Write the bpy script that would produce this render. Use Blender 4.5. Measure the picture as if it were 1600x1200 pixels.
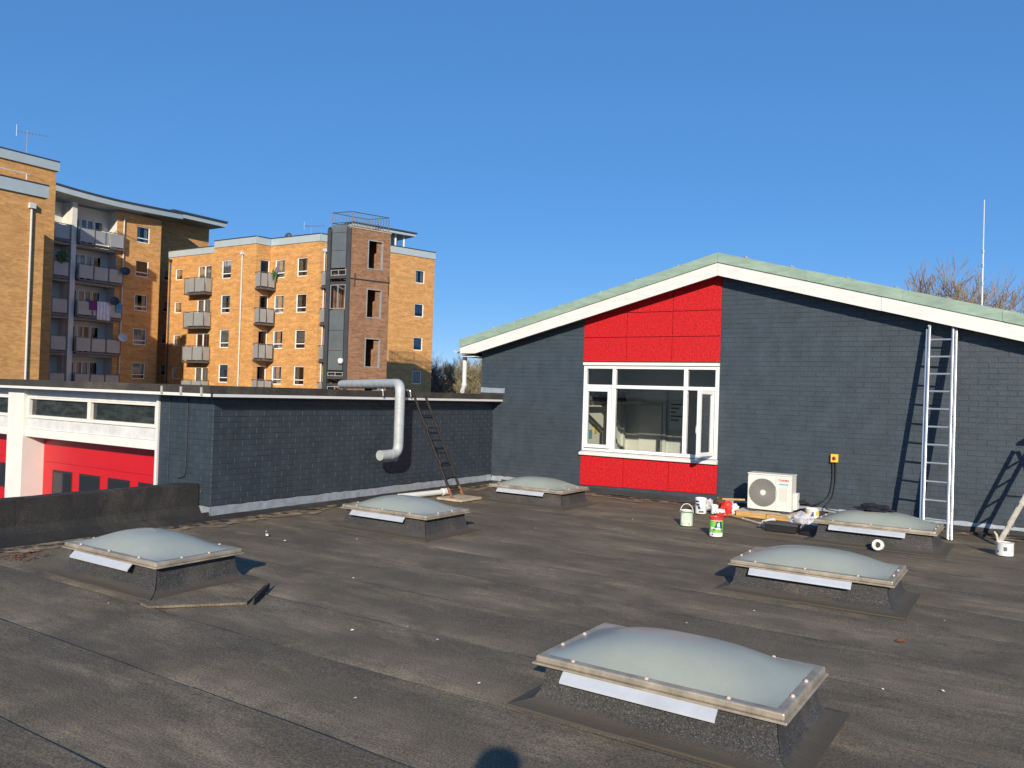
import bpy, math, random
from mathutils import Vector, Matrix
random.seed(7)
for o in list(bpy.data.objects): bpy.data.objects.remove(o)
SC = bpy.context.scene; COL = SC.collection
R = math.radians

# ------------------------------------------------------------------ camera
EYE = Vector((0, 0, 1.7))
yaw, pitch, roll = R(-33.042), R(0.68), R(1.798)
fw = Vector((math.sin(yaw)*math.cos(pitch), math.cos(yaw)*math.cos(pitch), math.sin(pitch)))
r0 = Vector((math.cos(yaw), -math.sin(yaw), 0)); u0 = r0.cross(fw)
rt = r0*math.cos(roll)+u0*math.sin(roll); up = -r0*math.sin(roll)+u0*math.cos(roll)
cd = bpy.data.cameras.new('camera'); cam = bpy.data.objects.new('camera', cd); COL.objects.link(cam)
m = Matrix.Identity(4)
for i in range(3): m[i][0], m[i][1], m[i][2], m[i][3] = rt[i], up[i], -fw[i], EYE[i]
cam.matrix_world = m
cd.sensor_width = 36; cd.lens = 36*1270/1600; cd.clip_start = .05; cd.clip_end = 6000
SC.camera = cam
# ------------------------------------------------------------------ sky, sun, exposure
SUN_EL = math.atan(.40); LDIR = Vector((-.502, .865, -.40)).normalized()
W = bpy.data.worlds.new('World'); SC.world = W; W.use_nodes = True
nt = W.node_tree; bg = nt.nodes['Background']; sky = nt.nodes.new('ShaderNodeTexSky')
sky.sky_type = 'NISHITA'; sky.sun_disc = False; sky.sun_elevation = SUN_EL
sky.sun_rotation = math.atan2(-LDIR.x, -LDIR.y); sky.altitude = 0; sky.air_density = .6; sky.dust_density = 0; sky.ozone_density = 9
hs_ = nt.nodes.new('ShaderNodeHueSaturation'); hs_.inputs['Saturation'].default_value = 1.47; hs_.inputs['Hue'].default_value = .511; hs_.inputs['Value'].default_value = 2.12
ga_ = nt.nodes.new('ShaderNodeGamma'); ga_.inputs[1].default_value = .405; nt.links.new(sky.outputs[0], ga_.inputs[0]); nt.links.new(ga_.outputs[0], hs_.inputs['Color']); nt.links.new(hs_.outputs[0], bg.inputs[0]); bg.inputs[1].default_value = .15
sd = bpy.data.lights.new('sun', 'SUN'); sd.energy = 4.6; sd.angle = R(.5); sd.color = (1, .89, .73)
sun = bpy.data.objects.new('sun', sd); COL.objects.link(sun); sun.location = (10, -18, 20)
sun.rotation_euler = (-LDIR).to_track_quat('Z', 'Y').to_euler()
SC.view_settings.view_transform = 'Standard'; SC.view_settings.look = 'None'
SC.view_settings.exposure = 0.27; SC.view_settings.gamma = 1; SC.view_settings.use_curve_mapping = False

# ------------------------------------------------------------------ materials
MATS = {}
def nodes(name):
    mt = bpy.data.materials.new(name); mt.use_nodes = True; MATS[name] = mt
    t = mt.node_tree; return mt, t, t.nodes['Principled BSDF'], t.nodes, t.links
def simple(name, col, rough=.6, metal=0, var=.15, vscale=3, bump=0, bscale=60, coat=0, spec=.5, stretch=(1, 1, 1)):
    """flat colour broken up by world-space noise, optional fine relief"""
    mt, t, b, N, L = nodes(name)
    g = N.new('ShaderNodeNewGeometry'); mp = N.new('ShaderNodeMapping'); mp.inputs['Scale'].default_value = stretch
    L.new(g.outputs['Position'], mp.inputs[0])
    n = N.new('ShaderNodeTexNoise'); n.inputs['Scale'].default_value = vscale; n.inputs['Detail'].default_value = 6; n.inputs['Roughness'].default_value = .65
    L.new(mp.outputs[0], n.inputs[0])
    rp = N.new('ShaderNodeValToRGB'); rp.color_ramp.elements[0].position = .3; rp.color_ramp.elements[1].position = .7
    rp.color_ramp.elements[0].color = [c*(1-var) for c in col]+[1]; rp.color_ramp.elements[1].color = [min(1, c*(1+var)) for c in col]+[1]
    L.new(n.outputs[0], rp.inputs[0]); L.new(rp.outputs[0], b.inputs['Base Color'])
    b.inputs['Roughness'].default_value = rough; b.inputs['Metallic'].default_value = metal
    b.inputs['Coat Weight'].default_value = coat; b.inputs['Specular IOR Level'].default_value = spec
    if bump:
        n2 = N.new('ShaderNodeTexNoise'); n2.inputs['Scale'].default_value = bscale; n2.inputs['Detail'].default_value = 4
        L.new(g.outputs['Position'], n2.inputs[0]); bp = N.new('ShaderNodeBump'); bp.inputs['Strength'].default_value = 1; bp.inputs['Distance'].default_value = bump
        L.new(n2.outputs[0], bp.inputs['Height']); L.new(bp.outputs[0], b.inputs['Normal'])
    return mt
def felt(name, dark, mid, tan, amount, speck=0, toe=None, laps=False):
    mt, t, b, N, L = nodes(name)
    g = N.new('ShaderNodeNewGeometry')
    def noise(scale, detail, st=(1, 1, 1), rot=0, rough=.6, dist=0):
        mp = N.new('ShaderNodeMapping'); mp.inputs['Scale'].default_value = st; mp.inputs['Rotation'].default_value = (0, 0, rot)
        n = N.new('ShaderNodeTexNoise'); n.inputs['Scale'].default_value = scale; n.inputs['Detail'].default_value = detail; n.inputs['Roughness'].default_value = rough; n.inputs['Distortion'].default_value = dist
        L.new(g.outputs['Position'], mp.inputs[0]); L.new(mp.outputs[0], n.inputs[0]); return n
    def ramp(a, c0, bb, c1):
        r = N.new('ShaderNodeValToRGB'); r.color_ramp.elements[0].position = a; r.color_ramp.elements[1].position = bb
        r.color_ramp.elements[0].color = c0; r.color_ramp.elements[1].color = c1; return r
    n1 = noise(1.3, 10, (1, 1.6, 1), .35, .72); r1 = ramp(.35, (*dark, 1), .68, (*mid, 1)); L.new(n1.outputs[0], r1.inputs[0])
    n2 = noise(.95, 9, (.62, 1.5, 1), -.08, .70, .2); r2 = ramp(.53-.06*amount, (0, 0, 0, 1), .76-.07*amount, (1, 1, 1, 1)); L.new(n2.outputs[0], r2.inputs[0])
    n3 = noise(4.5, 7, (.35, 2.2, 1), .12, .72); r3 = ramp(.28, (.1, .1, .1, 1), .62, (1, 1, 1, 1)); L.new(n3.outputs[0], r3.inputs[0])
    mu = N.new('ShaderNodeMath'); mu.operation = 'MULTIPLY'; L.new(r2.outputs[0], mu.inputs[0]); L.new(r3.outputs[0], mu.inputs[1])
    fac = mu.outputs[0]
    if laps:   # dust swept against the laps of the felt strips
        sy = N.new('ShaderNodeSeparateXYZ'); L.new(g.outputs['Position'], sy.inputs[0])
        def mth(op, a_, b_=None):
            q = N.new('ShaderNodeMath'); q.operation = op; q.use_clamp = False
            for i_, v_ in ((0, a_), (1, b_)):
                if v_ is None: continue
                if isinstance(v_, (int, float)): q.inputs[i_].default_value = v_
                else: L.new(v_, q.inputs[i_])
            return q.outputs[0]
        fr_ = mth('FRACT', mth('DIVIDE', mth('SUBTRACT', sy.outputs[1], 2.05-8.15), .815)); ln = mth('POWER', mth('SUBTRACT', 1.0, fr_), 2.2)
        n7 = noise(.8, 7, (1, .6, 1), 0, .65); r7 = ramp(.46, (0, 0, 0, 1), .66, (1, 1, 1, 1)); L.new(n7.outputs[0], r7.inputs[0])
        fac = mth('MAXIMUM', mth('MULTIPLY', fac, .8), mth('MULTIPLY', mth('MULTIPLY', ln, r7.outputs[0]), mth('ADD', r3.outputs[0], .15)))
    mx = N.new('ShaderNodeMix'); mx.data_type = 'RGBA'; L.new(fac, mx.inputs[0]); L.new(r1.outputs[0], mx.inputs[6]); mx.inputs[7].default_value = (*tan, 1)
    n4 = noise(95, 4); r4 = ramp(.33, (.45, .45, .45, 1), .70, (1.5, 1.5, 1.5, 1)); L.new(n4.outputs[0], r4.inputs[0])
    m2 = N.new('ShaderNodeMix'); m2.data_type = 'RGBA'; m2.blend_type = 'MULTIPLY'; m2.inputs[0].default_value = 1
    L.new(mx.outputs[2], m2.inputs[6]); L.new(r4.outputs[0], m2.inputs[7]); out = m2.outputs[2]
    if speck:
        n5 = noise(150, 2); r5 = ramp(.58, (0, 0, 0, 1), .68, (1, 1, 1, 1)); L.new(n5.outputs[0], r5.inputs[0])
        ms = N.new('ShaderNodeMath'); ms.operation = 'MULTIPLY'; ms.inputs[1].default_value = speck; L.new(r5.outputs[0], ms.inputs[0])
        m3 = N.new('ShaderNodeMix'); m3.data_type = 'RGBA'; L.new(ms.outputs[0], m3.inputs[0]); L.new(out, m3.inputs[6]); m3.inputs[7].default_value = (.36, .36, .36, 1); out = m3.outputs[2]
    if toe:   # dust settled on the lowest part of the skirt
        sp = N.new('ShaderNodeSeparateXYZ'); L.new(g.outputs['Position'], sp.inputs[0]); mr = N.new('ShaderNodeMapRange'); mr.inputs[1].default_value = .026; mr.inputs[2].default_value = .055; mr.inputs[3].default_value = 1; mr.inputs[4].default_value = 0
        ad0 = N.new('ShaderNodeMath'); ad0.operation = 'MULTIPLY_ADD'; ad0.inputs[1].default_value = .09; L.new(n3.outputs[0], ad0.inputs[0]); L.new(sp.outputs[2], ad0.inputs[2]); sb = N.new('ShaderNodeMath'); sb.operation = 'SUBTRACT'; sb.inputs[1].default_value = .045; L.new(ad0.outputs[0], sb.inputs[0]); L.new(sb.outputs[0], mr.inputs[0])
        m4 = N.new('ShaderNodeMix'); m4.data_type = 'RGBA'; L.new(mr.outputs[0], m4.inputs[0]); L.new(out, m4.inputs[6]); m4.inputs[7].default_value = (*toe, 1); out = m4.outputs[2]
    L.new(out, b.inputs['Base Color']); b.inputs['Roughness'].default_value = .82; b.inputs['Specular IOR Level'].default_value = .35
    ad = N.new('ShaderNodeMath'); ad.operation = 'MULTIPLY_ADD'; ad.inputs[1].default_value = .25; L.new(n4.outputs[0], ad.inputs[0]); L.new(n3.outputs[0], ad.inputs[2])
    bp = N.new('ShaderNodeBump'); bp.inputs['Distance'].default_value = .006; bp.inputs['Strength'].default_value = .9; L.new(ad.outputs[0], bp.inputs['Height']); L.new(bp.outputs[0], b.inputs['Normal'])
    return mt
def bricks(name, c1, c2, mortar, var=.3):
    """brick too far off to be told apart piece by piece"""
    mt, t, b, N, L = nodes(name)
    g = N.new('ShaderNodeNewGeometry'); sx = N.new('ShaderNodeSeparateXYZ'); L.new(g.outputs['Position'], sx.inputs[0])
    ad = N.new('ShaderNodeMath'); L.new(sx.outputs[0], ad.inputs[0]); L.new(sx.outputs[1], ad.inputs[1])
    cx = N.new('ShaderNodeCombineXYZ'); L.new(ad.outputs[0], cx.inputs[0]); L.new(sx.outputs[2], cx.inputs[1])
    br = N.new('ShaderNodeTexBrick'); br.inputs['Scale'].default_value = 1; br.inputs['Brick Width'].default_value = .225; br.inputs['Row Height'].default_value = .075
    br.inputs['Mortar Size'].default_value = .008; br.inputs['Color1'].default_value = (*c1, 1); br.inputs['Color2'].default_value = (*c2, 1); br.inputs['Mortar'].default_value = (*mortar, 1); br.inputs['Bias'].default_value = -.1
    L.new(cx.outputs[0], br.inputs[0])
    mp = N.new('ShaderNodeMapping'); mp.inputs['Scale'].default_value = (.8, 3.2, 1); L.new(cx.outputs[0], mp.inputs[0])
    n = N.new('ShaderNodeTexNoise'); n.inputs['Scale'].default_value = 1.1; n.inputs['Detail'].default_value = 9; n.inputs['Roughness'].default_value = .72; L.new(mp.outputs[0], n.inputs[0])
    r = N.new('ShaderNodeValToRGB'); r.color_ramp.elements[0].position = .32; r.color_ramp.elements[1].position = .7
    r.color_ramp.elements[0].color = (1-var, 1-var*1.1, 1-var*1.2, 1); r.color_ramp.elements[1].color = (1+var*.6, 1+var*.6, 1+var*.6, 1); L.new(n.outputs[0], r.inputs[0])
    mx = N.new('ShaderNodeMix'); mx.data_type = 'RGBA'; mx.blend_type = 'MULTIPLY'; mx.inputs[0].default_value = 1
    L.new(br.outputs[0], mx.inputs[6]); L.new(r.outputs[0], mx.inputs[7]); L.new(mx.outputs[2], b.inputs['Base Color']); b.inputs['Roughness'].default_value = .85
    bp = N.new('ShaderNodeBump'); bp.inputs['Distance'].default_value = .006; bp.invert = True; L.new(br.outputs[1], bp.inputs['Height']); L.new(bp.outputs[0], b.inputs['Normal'])
    return mt
def glass(name, tint=(.75, .8, .8), reflect=1.0):
    mt, t, b, N, L = nodes(name); N.remove(b)
    tr = N.new('ShaderNodeBsdfTransparent'); tr.inputs[0].default_value = (*tint, 1)
    gl = N.new('ShaderNodeBsdfGlossy'); gl.inputs['Roughness'].default_value = .02
    f = N.new('ShaderNodeFresnel'); f.inputs[0].default_value = 1.5
    mu = N.new('ShaderNodeMath'); mu.operation = 'MULTIPLY'; mu.inputs[1].default_value = reflect; mu.use_clamp = True; L.new(f.outputs[0], mu.inputs[0])
    mx = N.new('ShaderNodeMixShader'); L.new(mu.outputs[0], mx.inputs[0]); L.new(tr.outputs[0], mx.inputs[1]); L.new(gl.outputs[0], mx.inputs[2])
    L.new(mx.outputs[0], N['Material Output'].inputs[0]); return mt
felt('felt', (.102, .084, .058), (.150, .125, .087), (.39, .30, .19), .98, laps=True)
felt('felt_kerb', (.034, .034, .035), (.056, .054, .053), (.13, .11, .09), .25, .34, (.078, .068, .053))
felt('felt_dark', (.024, .023, .022), (.042, .040, .037), (.10, .085, .07), .3)
felt('felt_edge', (.035, .033, .030), (.065, .058, .048), (.16, .14, .10), .5)
simple('blue_paint', (.045, .060, .074), .42, 0, .20, 4, .003, 45, 0, .45, (1, 1, .8))
simple('blue_paint_wall', (.034, .047, .060), .42, 0, .20, 4, .003, 45, 0, .45, (1, 1, .8))
simple('white_paint', (.70, .69, .66), .5, 0, .05, 4)
simple('hood_grey', (.60, .62, .64), .35, .3, .10, 6)
simple('white_fascia', (.68, .67, .63), .5, 0, .10, 7, .0008, 30, 0, .5, (.6, 1, 3))
simple('white_old', (.62, .62, .60), .55, 0, .14, 6)
simple('cream_paint', (.74, .72, .66), .5, 0, .05, 4)
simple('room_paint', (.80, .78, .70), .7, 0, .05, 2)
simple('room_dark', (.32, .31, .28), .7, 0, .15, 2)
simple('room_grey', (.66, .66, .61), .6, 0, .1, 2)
simple('red_panel', (.52, .005, .009), .6, 0, .34, 26, .016, 55, 0, .35)
simple('red_door', (.52, .010, .016), .38, 0, .05, 3)
simple('copper', (.25, .345, .272), .6, .0, .22, 3.5, .002, 20, 0, .5, (1, 1, 4))
simple('lead', (.34, .38, .42), .45, .35, .22, 9, .002, 40)
simple('grey_band', (.42, .49, .50), .4, .1, .06, 2)
simple('soffit', (.30, .32, .33), .6)
simple('upvc', (.80, .80, .78), .35, 0, .03)
simple('steel', (.062, .066, .072), .5, .3, .2, 2)
simple('tower_panel', (.15, .175, .18), .45, .4, .15, 1.2)
simple('balcony_metal', (.35, .355, .345), .45, .2, .08, 1.5)
simple('balcony_dark', (.12, .12, .12), .5, .3, .15)
simple('render_white', (.66, .64, .58), .8, 0, .08, 1)
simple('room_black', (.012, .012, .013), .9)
simple('curtain', (.70, .68, .62), .9, 0, .12, 6)
simple('curtain_blue', (.12, .22, .42), .8, 0, .15, 4)
simple('curtain_brown', (.24, .10, .05), .8, 0, .15, 4)
simple('alu', (.66, .67, .68), .35, .75, .1, 5)
simple('alu_dirty', (.60, .56, .48), .5, .45, .25, 14)
simple('rust', (.022, .017, .015), .75, .2, .55, 9, .002, 60)
simple('rust_end', (.22, .09, .04), .85, 0, .4, 20)
simple('duct', (.42, .45, .45), .5, .1, .14, 6)
simple('skyframe', (.40, .345, .265), .42, .35, .38, 7, .0015, 60, 0, .5, (1, 1, 1))
simple('bolt', (.50, .40, .35), .45, 0, .2, 30)
simple('concrete', (.44, .36, .24), .9, 0, .25, 12, .003, 50)
simple('timber', (.50, .30, .10), .7, 0, .35, 10, .002, 50, 0, .4, (.4, 3, 3))
simple('timber_top', (.55, .47, .36), .8, 0, .3, 12)
simple('ac_white', (.72, .70, .62), .42, 0, .05, 6)
simple('ac_grille', (.36, .35, .31), .5, 0, .1)
simple('ac_dark', (.07, .07, .065), .7)
simple('rubber', (.05, .05, .055), .7)
simple('black', (.018, .018, .020), .55)
simple('navy_cloth', (.010, .012, .022), .95, 0, .4, 30, .006, 60)
simple('text_red', (.60, .03, .03), .5)
simple('text_blue', (.18, .40, .48), .5)
simple('label_grey', (.62, .60, .52), .5, 0, .1, 40)
simple('yellow', (.75, .52, .05), .5, 0, .05)
simple('tin_white', (.78, .78, .76), .35, 0, .04)
simple('tin_green', (.60, .74, .56), .4, 0, .12, 20)
simple('tin_bright_green', (.18, .50, .06), .4)
simple('tin_navy', (.020, .028, .14), .4)
simple('tin_red', (.60, .035, .025), .4)
simple('tin_grey', (.10, .14, .14), .4)
simple('brown_stuff', (.10, .055, .025), .8, 0, .5, 25)
simple('dust', (.20, .15, .10), .95, 0, .3, 20)
simple('leaf_brown', (.16, .06, .02), .7, 0, .3, 40)
simple('bark', (.19, .15, .11), .9, 0, .3, 2)
simple('twig', (.23, .178, .135), .9, 0, .3, 1)
simple('twig_green', (.25, .215, .12), .9, 0, .3, 1)
simple('asphalt', (.05, .05, .05), .9, 0, .2, .3)
simple('tile_roof', (.20, .08, .05), .9, 0, .2, 2)
simple('towel_white', (.72, .66, .74), .9); simple('towel_purple', (.22, .04, .20), .9); simple('towel_blue', (.14, .34, .55), .9)
simple('leaf_green', (.06, .12, .04), .6, 0, .4, 8)
simple('skin', (.45, .28, .2), .6); simple('jacket', (.03, .03, .04), .8)
bricks('orange_brick', (.72, .365, .110), (.54, .250, .070), (.56, .37, .18), .32)
bricks('brown_brick', (.37, .172, .085), (.21, .092, .050), (.34, .25, .16), .36)
glass('pane', (.80, .83, .84), .8); glass('pane_clear', (.90, .92, .91), .5)
mt, t, b, N, L = nodes('pane_smudge_reflect'); b.inputs['Base Color'].default_value = (.035, .045, .042, 1); b.inputs['Roughness'].default_value = .12
g_ = N.new('ShaderNodeNewGeometry'); mp_ = N.new('ShaderNodeMapping'); mp_.inputs['Scale'].default_value = (1, 1, 3); L.new(g_.outputs['Position'], mp_.inputs[0]); n_ = N.new('ShaderNodeTexNoise'); n_.inputs['Scale'].default_value = 2.6; n_.inputs['Detail'].default_value = 9; n_.inputs['Roughness'].default_value = .7; L.new(mp_.outputs[0], n_.inputs[0])
r_ = N.new('ShaderNodeValToRGB'); r_.color_ramp.elements[0].position = .42; r_.color_ramp.elements[0].color = (.018, .024, .023, 1); r_.color_ramp.elements[1].position = .75; r_.color_ramp.elements[1].color = (.075, .085, .08, 1); L.new(n_.outputs[0], r_.inputs[0]); L.new(r_.outputs[0], b.inputs['Base Color'])  # pale reflections and grey smudges painted into the dark glass as mottling
simple('pane_dark', (.02, .025, .03), .08, 0, .1, 1, 0, 1, 0, .6)
# translucent smoky acrylic of the roof domes
mt, t, b, N, L = nodes('acrylic')
g_ = N.new('ShaderNodeNewGeometry'); n_ = N.new('ShaderNodeTexNoise'); n_.inputs['Scale'].default_value = 5; n_.inputs['Detail'].default_value = 7; L.new(g_.outputs['Position'], n_.inputs[0])
r_ = N.new('ShaderNodeValToRGB'); r_.color_ramp.elements[0].color = (.285, .31, .262, 1); r_.color_ramp.elements[1].color = (.365, .39, .33, 1); L.new(n_.outputs[0], r_.inputs[0]); L.new(r_.outputs[0], b.inputs['Base Color'])
b.inputs['Roughness'].default_value = .42; b.inputs['Coat Weight'].default_value = .28; b.inputs['Coat Roughness'].default_value = .06
n2_ = N.new('ShaderNodeTexNoise'); n2_.inputs['Scale'].default_value = 60; n2_.inputs['Detail'].default_value = 6; L.new(g_.outputs['Position'], n2_.inputs[0]); r2_ = N.new('ShaderNodeValToRGB'); r2_.color_ramp.elements[0].position = .30; r2_.color_ramp.elements[0].color = (.65, .62, .55, 1); r2_.color_ramp.elements[1].position = .46; L.new(n2_.outputs[0], r2_.inputs[0])
m_ = N.new('ShaderNodeMix'); m_.data_type = 'RGBA'; m_.blend_type = 'MULTIPLY'; m_.inputs[0].default_value = .16; L.new(r_.outputs[0], m_.inputs[6]); L.new(r2_.outputs[0], m_.inputs[7]); L.new(m_.outputs[2], b.inputs['Base Color'])
r3_ = N.new('ShaderNodeValToRGB'); r3_.color_ramp.elements[0].color = (.03, .03, .03, 1); r3_.color_ramp.elements[1].color = (.3, .3, .3, 1); L.new(n_.outputs[0], r3_.inputs[0]); L.new(r3_.outputs[0], b.inputs['Coat Roughness'])
# clear crumpled polythene
mt, t, b, N, L = nodes('polythene'); b.inputs['Base Color'].default_value = (.75, .75, .78, 1); b.inputs['Roughness'].default_value = .25; b.inputs['Alpha'].default_value = .62

# ------------------------------------------------------------------ mesh helpers
WO = {}
class MB:
    def __init__(s): s.v = []; s.f = []
    def add(s, vs, fs):
        n = len(s.v); s.v += [Vector(p) for p in vs]; s.f += [[i+n for i in f] for f in fs]; return s
    def box(s, x0, x1, y0, y1, z0, z1):
        return s.add([(x0,y0,z0),(x1,y0,z0),(x1,y1,z0),(x0,y1,z0),(x0,y0,z1),(x1,y0,z1),(x1,y1,z1),(x0,y1,z1)],
                     [(0,3,2,1),(4,5,6,7),(0,1,5,4),(1,2,6,5),(2,3,7,6),(3,0,4,7)])
    def obox(s, o, a, b, c, da, db, dc):
        """box spanned by three directions from o: ranges da, db, dc along unit vectors a, b, c"""
        o, a, b, c = map(Vector, (o, a, b, c)); P = []
        for k in (0, 1):
            for i, j in ((0,0),(1,0),(1,1),(0,1)): P.append(o+a*da[i]+b*db[j]+c*dc[k])
        return s.add(P, [(0,3,2,1),(4,5,6,7),(0,1,5,4),(1,2,6,5),(2,3,7,6),(3,0,4,7)])
    def prism(s, poly, d):
        """polygon (3-D points) extruded along vector d"""
        n = len(poly); d = Vector(d); P = [Vector(p) for p in poly]; P += [p+d for p in P]
        return s.add(P, [list(range(n))[::-1], list(range(n, 2*n))]+[(i, (i+1) % n, n+(i+1) % n, n+i) for i in range(n)])
    def tube(s, path, r, n=8, cap=True):
        path = [Vector(p) for p in path]; rs = r if isinstance(r, (list, tuple)) else [r]*len(path); base = len(s.v); prev = None
        for i, p in enumerate(path):
            tg = (path[min(i+1, len(path)-1)]-path[max(i-1, 0)]).normalized()
            if prev is None: a = tg.cross(Vector((0, 0, 1)) if abs(tg.z) < .9 else Vector((1, 0, 0))).normalized()
            else: a = (prev-tg*prev.dot(tg)).normalized()
            prev = a; bb = tg.cross(a)
            for k in range(n):
                th = 2*math.pi*k/n; s.v.append(p+(a*math.cos(th)+bb*math.sin(th))*rs[i])
        for i in range(len(path)-1):
            for k in range(n): s.f.append([base+i*n+k, base+i*n+(k+1) % n, base+(i+1)*n+(k+1) % n, base+(i+1)*n+k])
        if cap: s.f.append([base+k for k in range(n)][::-1]); s.f.append([base+(len(path)-1)*n+k for k in range(n)])
        return s
    def lathe(s, o, prof, n=20, ax=(0, 0, 1)):
        """profile (r, h) turned about axis ax at o"""
        o = Vector(o); ax = Vector(ax).normalized(); a = ax.cross(Vector((0, 1, 0)) if abs(ax.y) < .9 else Vector((1, 0, 0))).normalized(); bb = ax.cross(a); base = len(s.v)
        for r, h in prof:
            for k in range(n):
                th = 2*math.pi*k/n; s.v.append(o+ax*h+(a*math.cos(th)+bb*math.sin(th))*max(r, 1e-5))
        for i in range(len(prof)-1):
            for k in range(n): s.f.append([base+i*n+k, base+i*n+(k+1) % n, base+(i+1)*n+(k+1) % n, base+(i+1)*n+k])
        return s
    def build(s, name, mat, parent=None, smooth=False, org=None, bevel=0):
        me = bpy.data.meshes.new(name)
        o = org if org is not None else (WO.get(parent.name, Vector()) if parent else Vector()); o = Vector(o)
        me.from_pydata([p-o for p in s.v], [], s.f); me.update()
        me.materials.append(MATS[mat])
        if smooth:
            for p in me.polygons: p.use_smooth = True
            try: me.set_sharp_from_angle(angle=R(38))
            except Exception: pass
        ob = bpy.data.objects.new(name, me); COL.objects.link(ob)
        if parent: ob.parent = parent; WO[ob.name] = o
        else: ob.location = o; WO[ob.name] = o
        if bevel:
            bv = ob.modifiers.new('bevel', 'BEVEL'); bv.width = bevel; bv.segments = 2; bv.limit_method = 'ANGLE'
        return ob
def tag(o, label=None, cat=None, group=None, kind=None):
    if label: o['label'] = label
    if cat: o['category'] = cat
    if group: o['group'] = group
    if kind: o['kind'] = kind
    return o
def thing(name, loc, label, cat, group=None):
    o = bpy.data.objects.new(name, None); COL.objects.link(o); o.location = loc; o.empty_display_size = .2; WO[o.name] = Vector(loc)
    return tag(o, label, cat, group)
def inst(name, me, parent, loc, rot=None):
    """one more piece sharing a mesh; loc is in world space"""
    o = bpy.data.objects.new(name, me); COL.objects.link(o); o.parent = parent; o.location = Vector(loc)-WO.get(parent.name, Vector())
    if rot: o.rotation_euler = rot
    WO[o.name] = Vector(loc); return o
def copy_tree(o, parent=None):
    c = o.copy(); COL.objects.link(c); c.parent = parent
    for ch in list(o.children): copy_tree(ch, c)
    return c
def mesh_of(mb, name, mat, smooth=False):
    me = bpy.data.meshes.new(name); me.from_pydata(mb.v, [], mb.f); me.materials.append(MATS[mat])
    if smooth:
        for p in me.polygons: p.use_smooth = True
    return me
def clip(poly, a, b, c):
    """keep the part of a 2-D polygon with a*x+b*y<=c"""
    out = []
    for i in range(len(poly)):
        p, q = poly[i], poly[(i+1) % len(poly)]; dp, dq = a*p[0]+b*p[1]-c, a*q[0]+b*q[1]-c
        if dp <= 0: out.append(p)
        if dp*dq < 0: k = dp/(dp-dq); out.append((p[0]+k*(q[0]-p[0]), p[1]+k*(q[1]-p[1])))
    return out
def area(p): return abs(sum(p[i][0]*p[(i+1) % len(p)][1]-p[(i+1) % len(p)][0]*p[i][1] for i in range(len(p))))/2
def bend(pts, rad, n=5):
    """round the inner corners of a polyline"""
    P = [Vector(p) for p in pts]; out = [P[0]]
    for i in range(1, len(P)-1):
        a = (P[i-1]-P[i]).normalized(); b = (P[i+1]-P[i]).normalized()
        for k in range(n+1):
            t_ = k/n; out.append((P[i]+a*rad)*(1-t_)**2+P[i]*2*t_*(1-t_)+(P[i]+b*rad)*t_**2)
    out.append(P[-1]); return out

# ------------------------------------------------------------------ ground and flat roof
GZ = -4.2
tag(MB().add([(-3000,-3000,GZ),(3000,-3000,GZ),(3000,3000,GZ),(-3000,3000,GZ)], [(0,1,2,3)]).build('ground', 'asphalt'), kind='structure')
GY, GX = 12.75, -8.70           # planes of the gable wall and of the garage side wall
roof = tag(MB().box(-8.62, 6, -7, GY-.01, -.35, -.012).box(-8.95, -8.621, -7, 6.49, -.35, -.012).build('flat_roof', 'felt_dark'), kind='structure')
def felt_sheet(x0, x1, y0, y1):
    mb = MB(); nx = max(2, int((x1-x0)/.35)); ny = 5; ph = random.random()*9
    for j in range(ny+1):
        for i in range(nx+1):
            x = x0+(x1-x0)*i/nx; v = j/ny; y = y0+(y1-y0)*v
            z = -.003+.0085*v+.0022*math.sin(x*1.7+ph)*math.sin(v*3.1)+random.uniform(-.0008, .0008)
            if j in (0, ny): y += .008*math.sin(x*1.1+ph)+random.uniform(-.003, .003)
            mb.v.append(Vector((x, y, z)))
    for j in range(ny):
        for i in range(nx):
            a = j*(nx+1)+i; mb.f.append([a, a+1, a+nx+2, a+nx+1])
    n = len(mb.v); top = [ny*(nx+1)+i for i in range(nx+1)]
    mb.v += [mb.v[i]-Vector((0, 0, .009)) for i in top]
    for i in range(nx): mb.f.append([top[i+1], top[i], n+i, n+i+1])
    for col, sg in ((0, 1), (nx, -1)):
        ids = [j*(nx+1)+col for j in range(ny+1)]; k = len(mb.v); mb.v += [mb.v[q]-Vector((0, 0, .006)) for q in ids]
        for j in range(ny): mb.f.append([ids[j], ids[j+1], k+j+1, k+j][::sg])
    o = mb.build('felt_sheet', 'felt', roof, True)
    P = [mb.v[i]+Vector((0, .004, -.002+random.uniform(-.002, .001))) for i in top]
    MB().tube(P, [random.uniform(.002, .0065) for _ in P], 5).build('bitumen_shade_bead', 'black', o)  # black bitumen bead added to deepen the shadow line along the lap
    return o
y = 2.05-.815*9; row = 0
while y < GY-.1:
    xs = [-8.6]+[x for x in ((-6.9, -1.2, 3.4), (-3.9, 1.6), (-5.4, .4), (-7.5, -2.6, 2.8))[row % 4]]+[6]
    for a, b_ in zip(xs[:-1], xs[1:]): felt_sheet(a-(.05 if a > -8 else 0), b_, y-.05, min(y+.815, GY-.02))
    y += .815; row += 1

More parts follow.
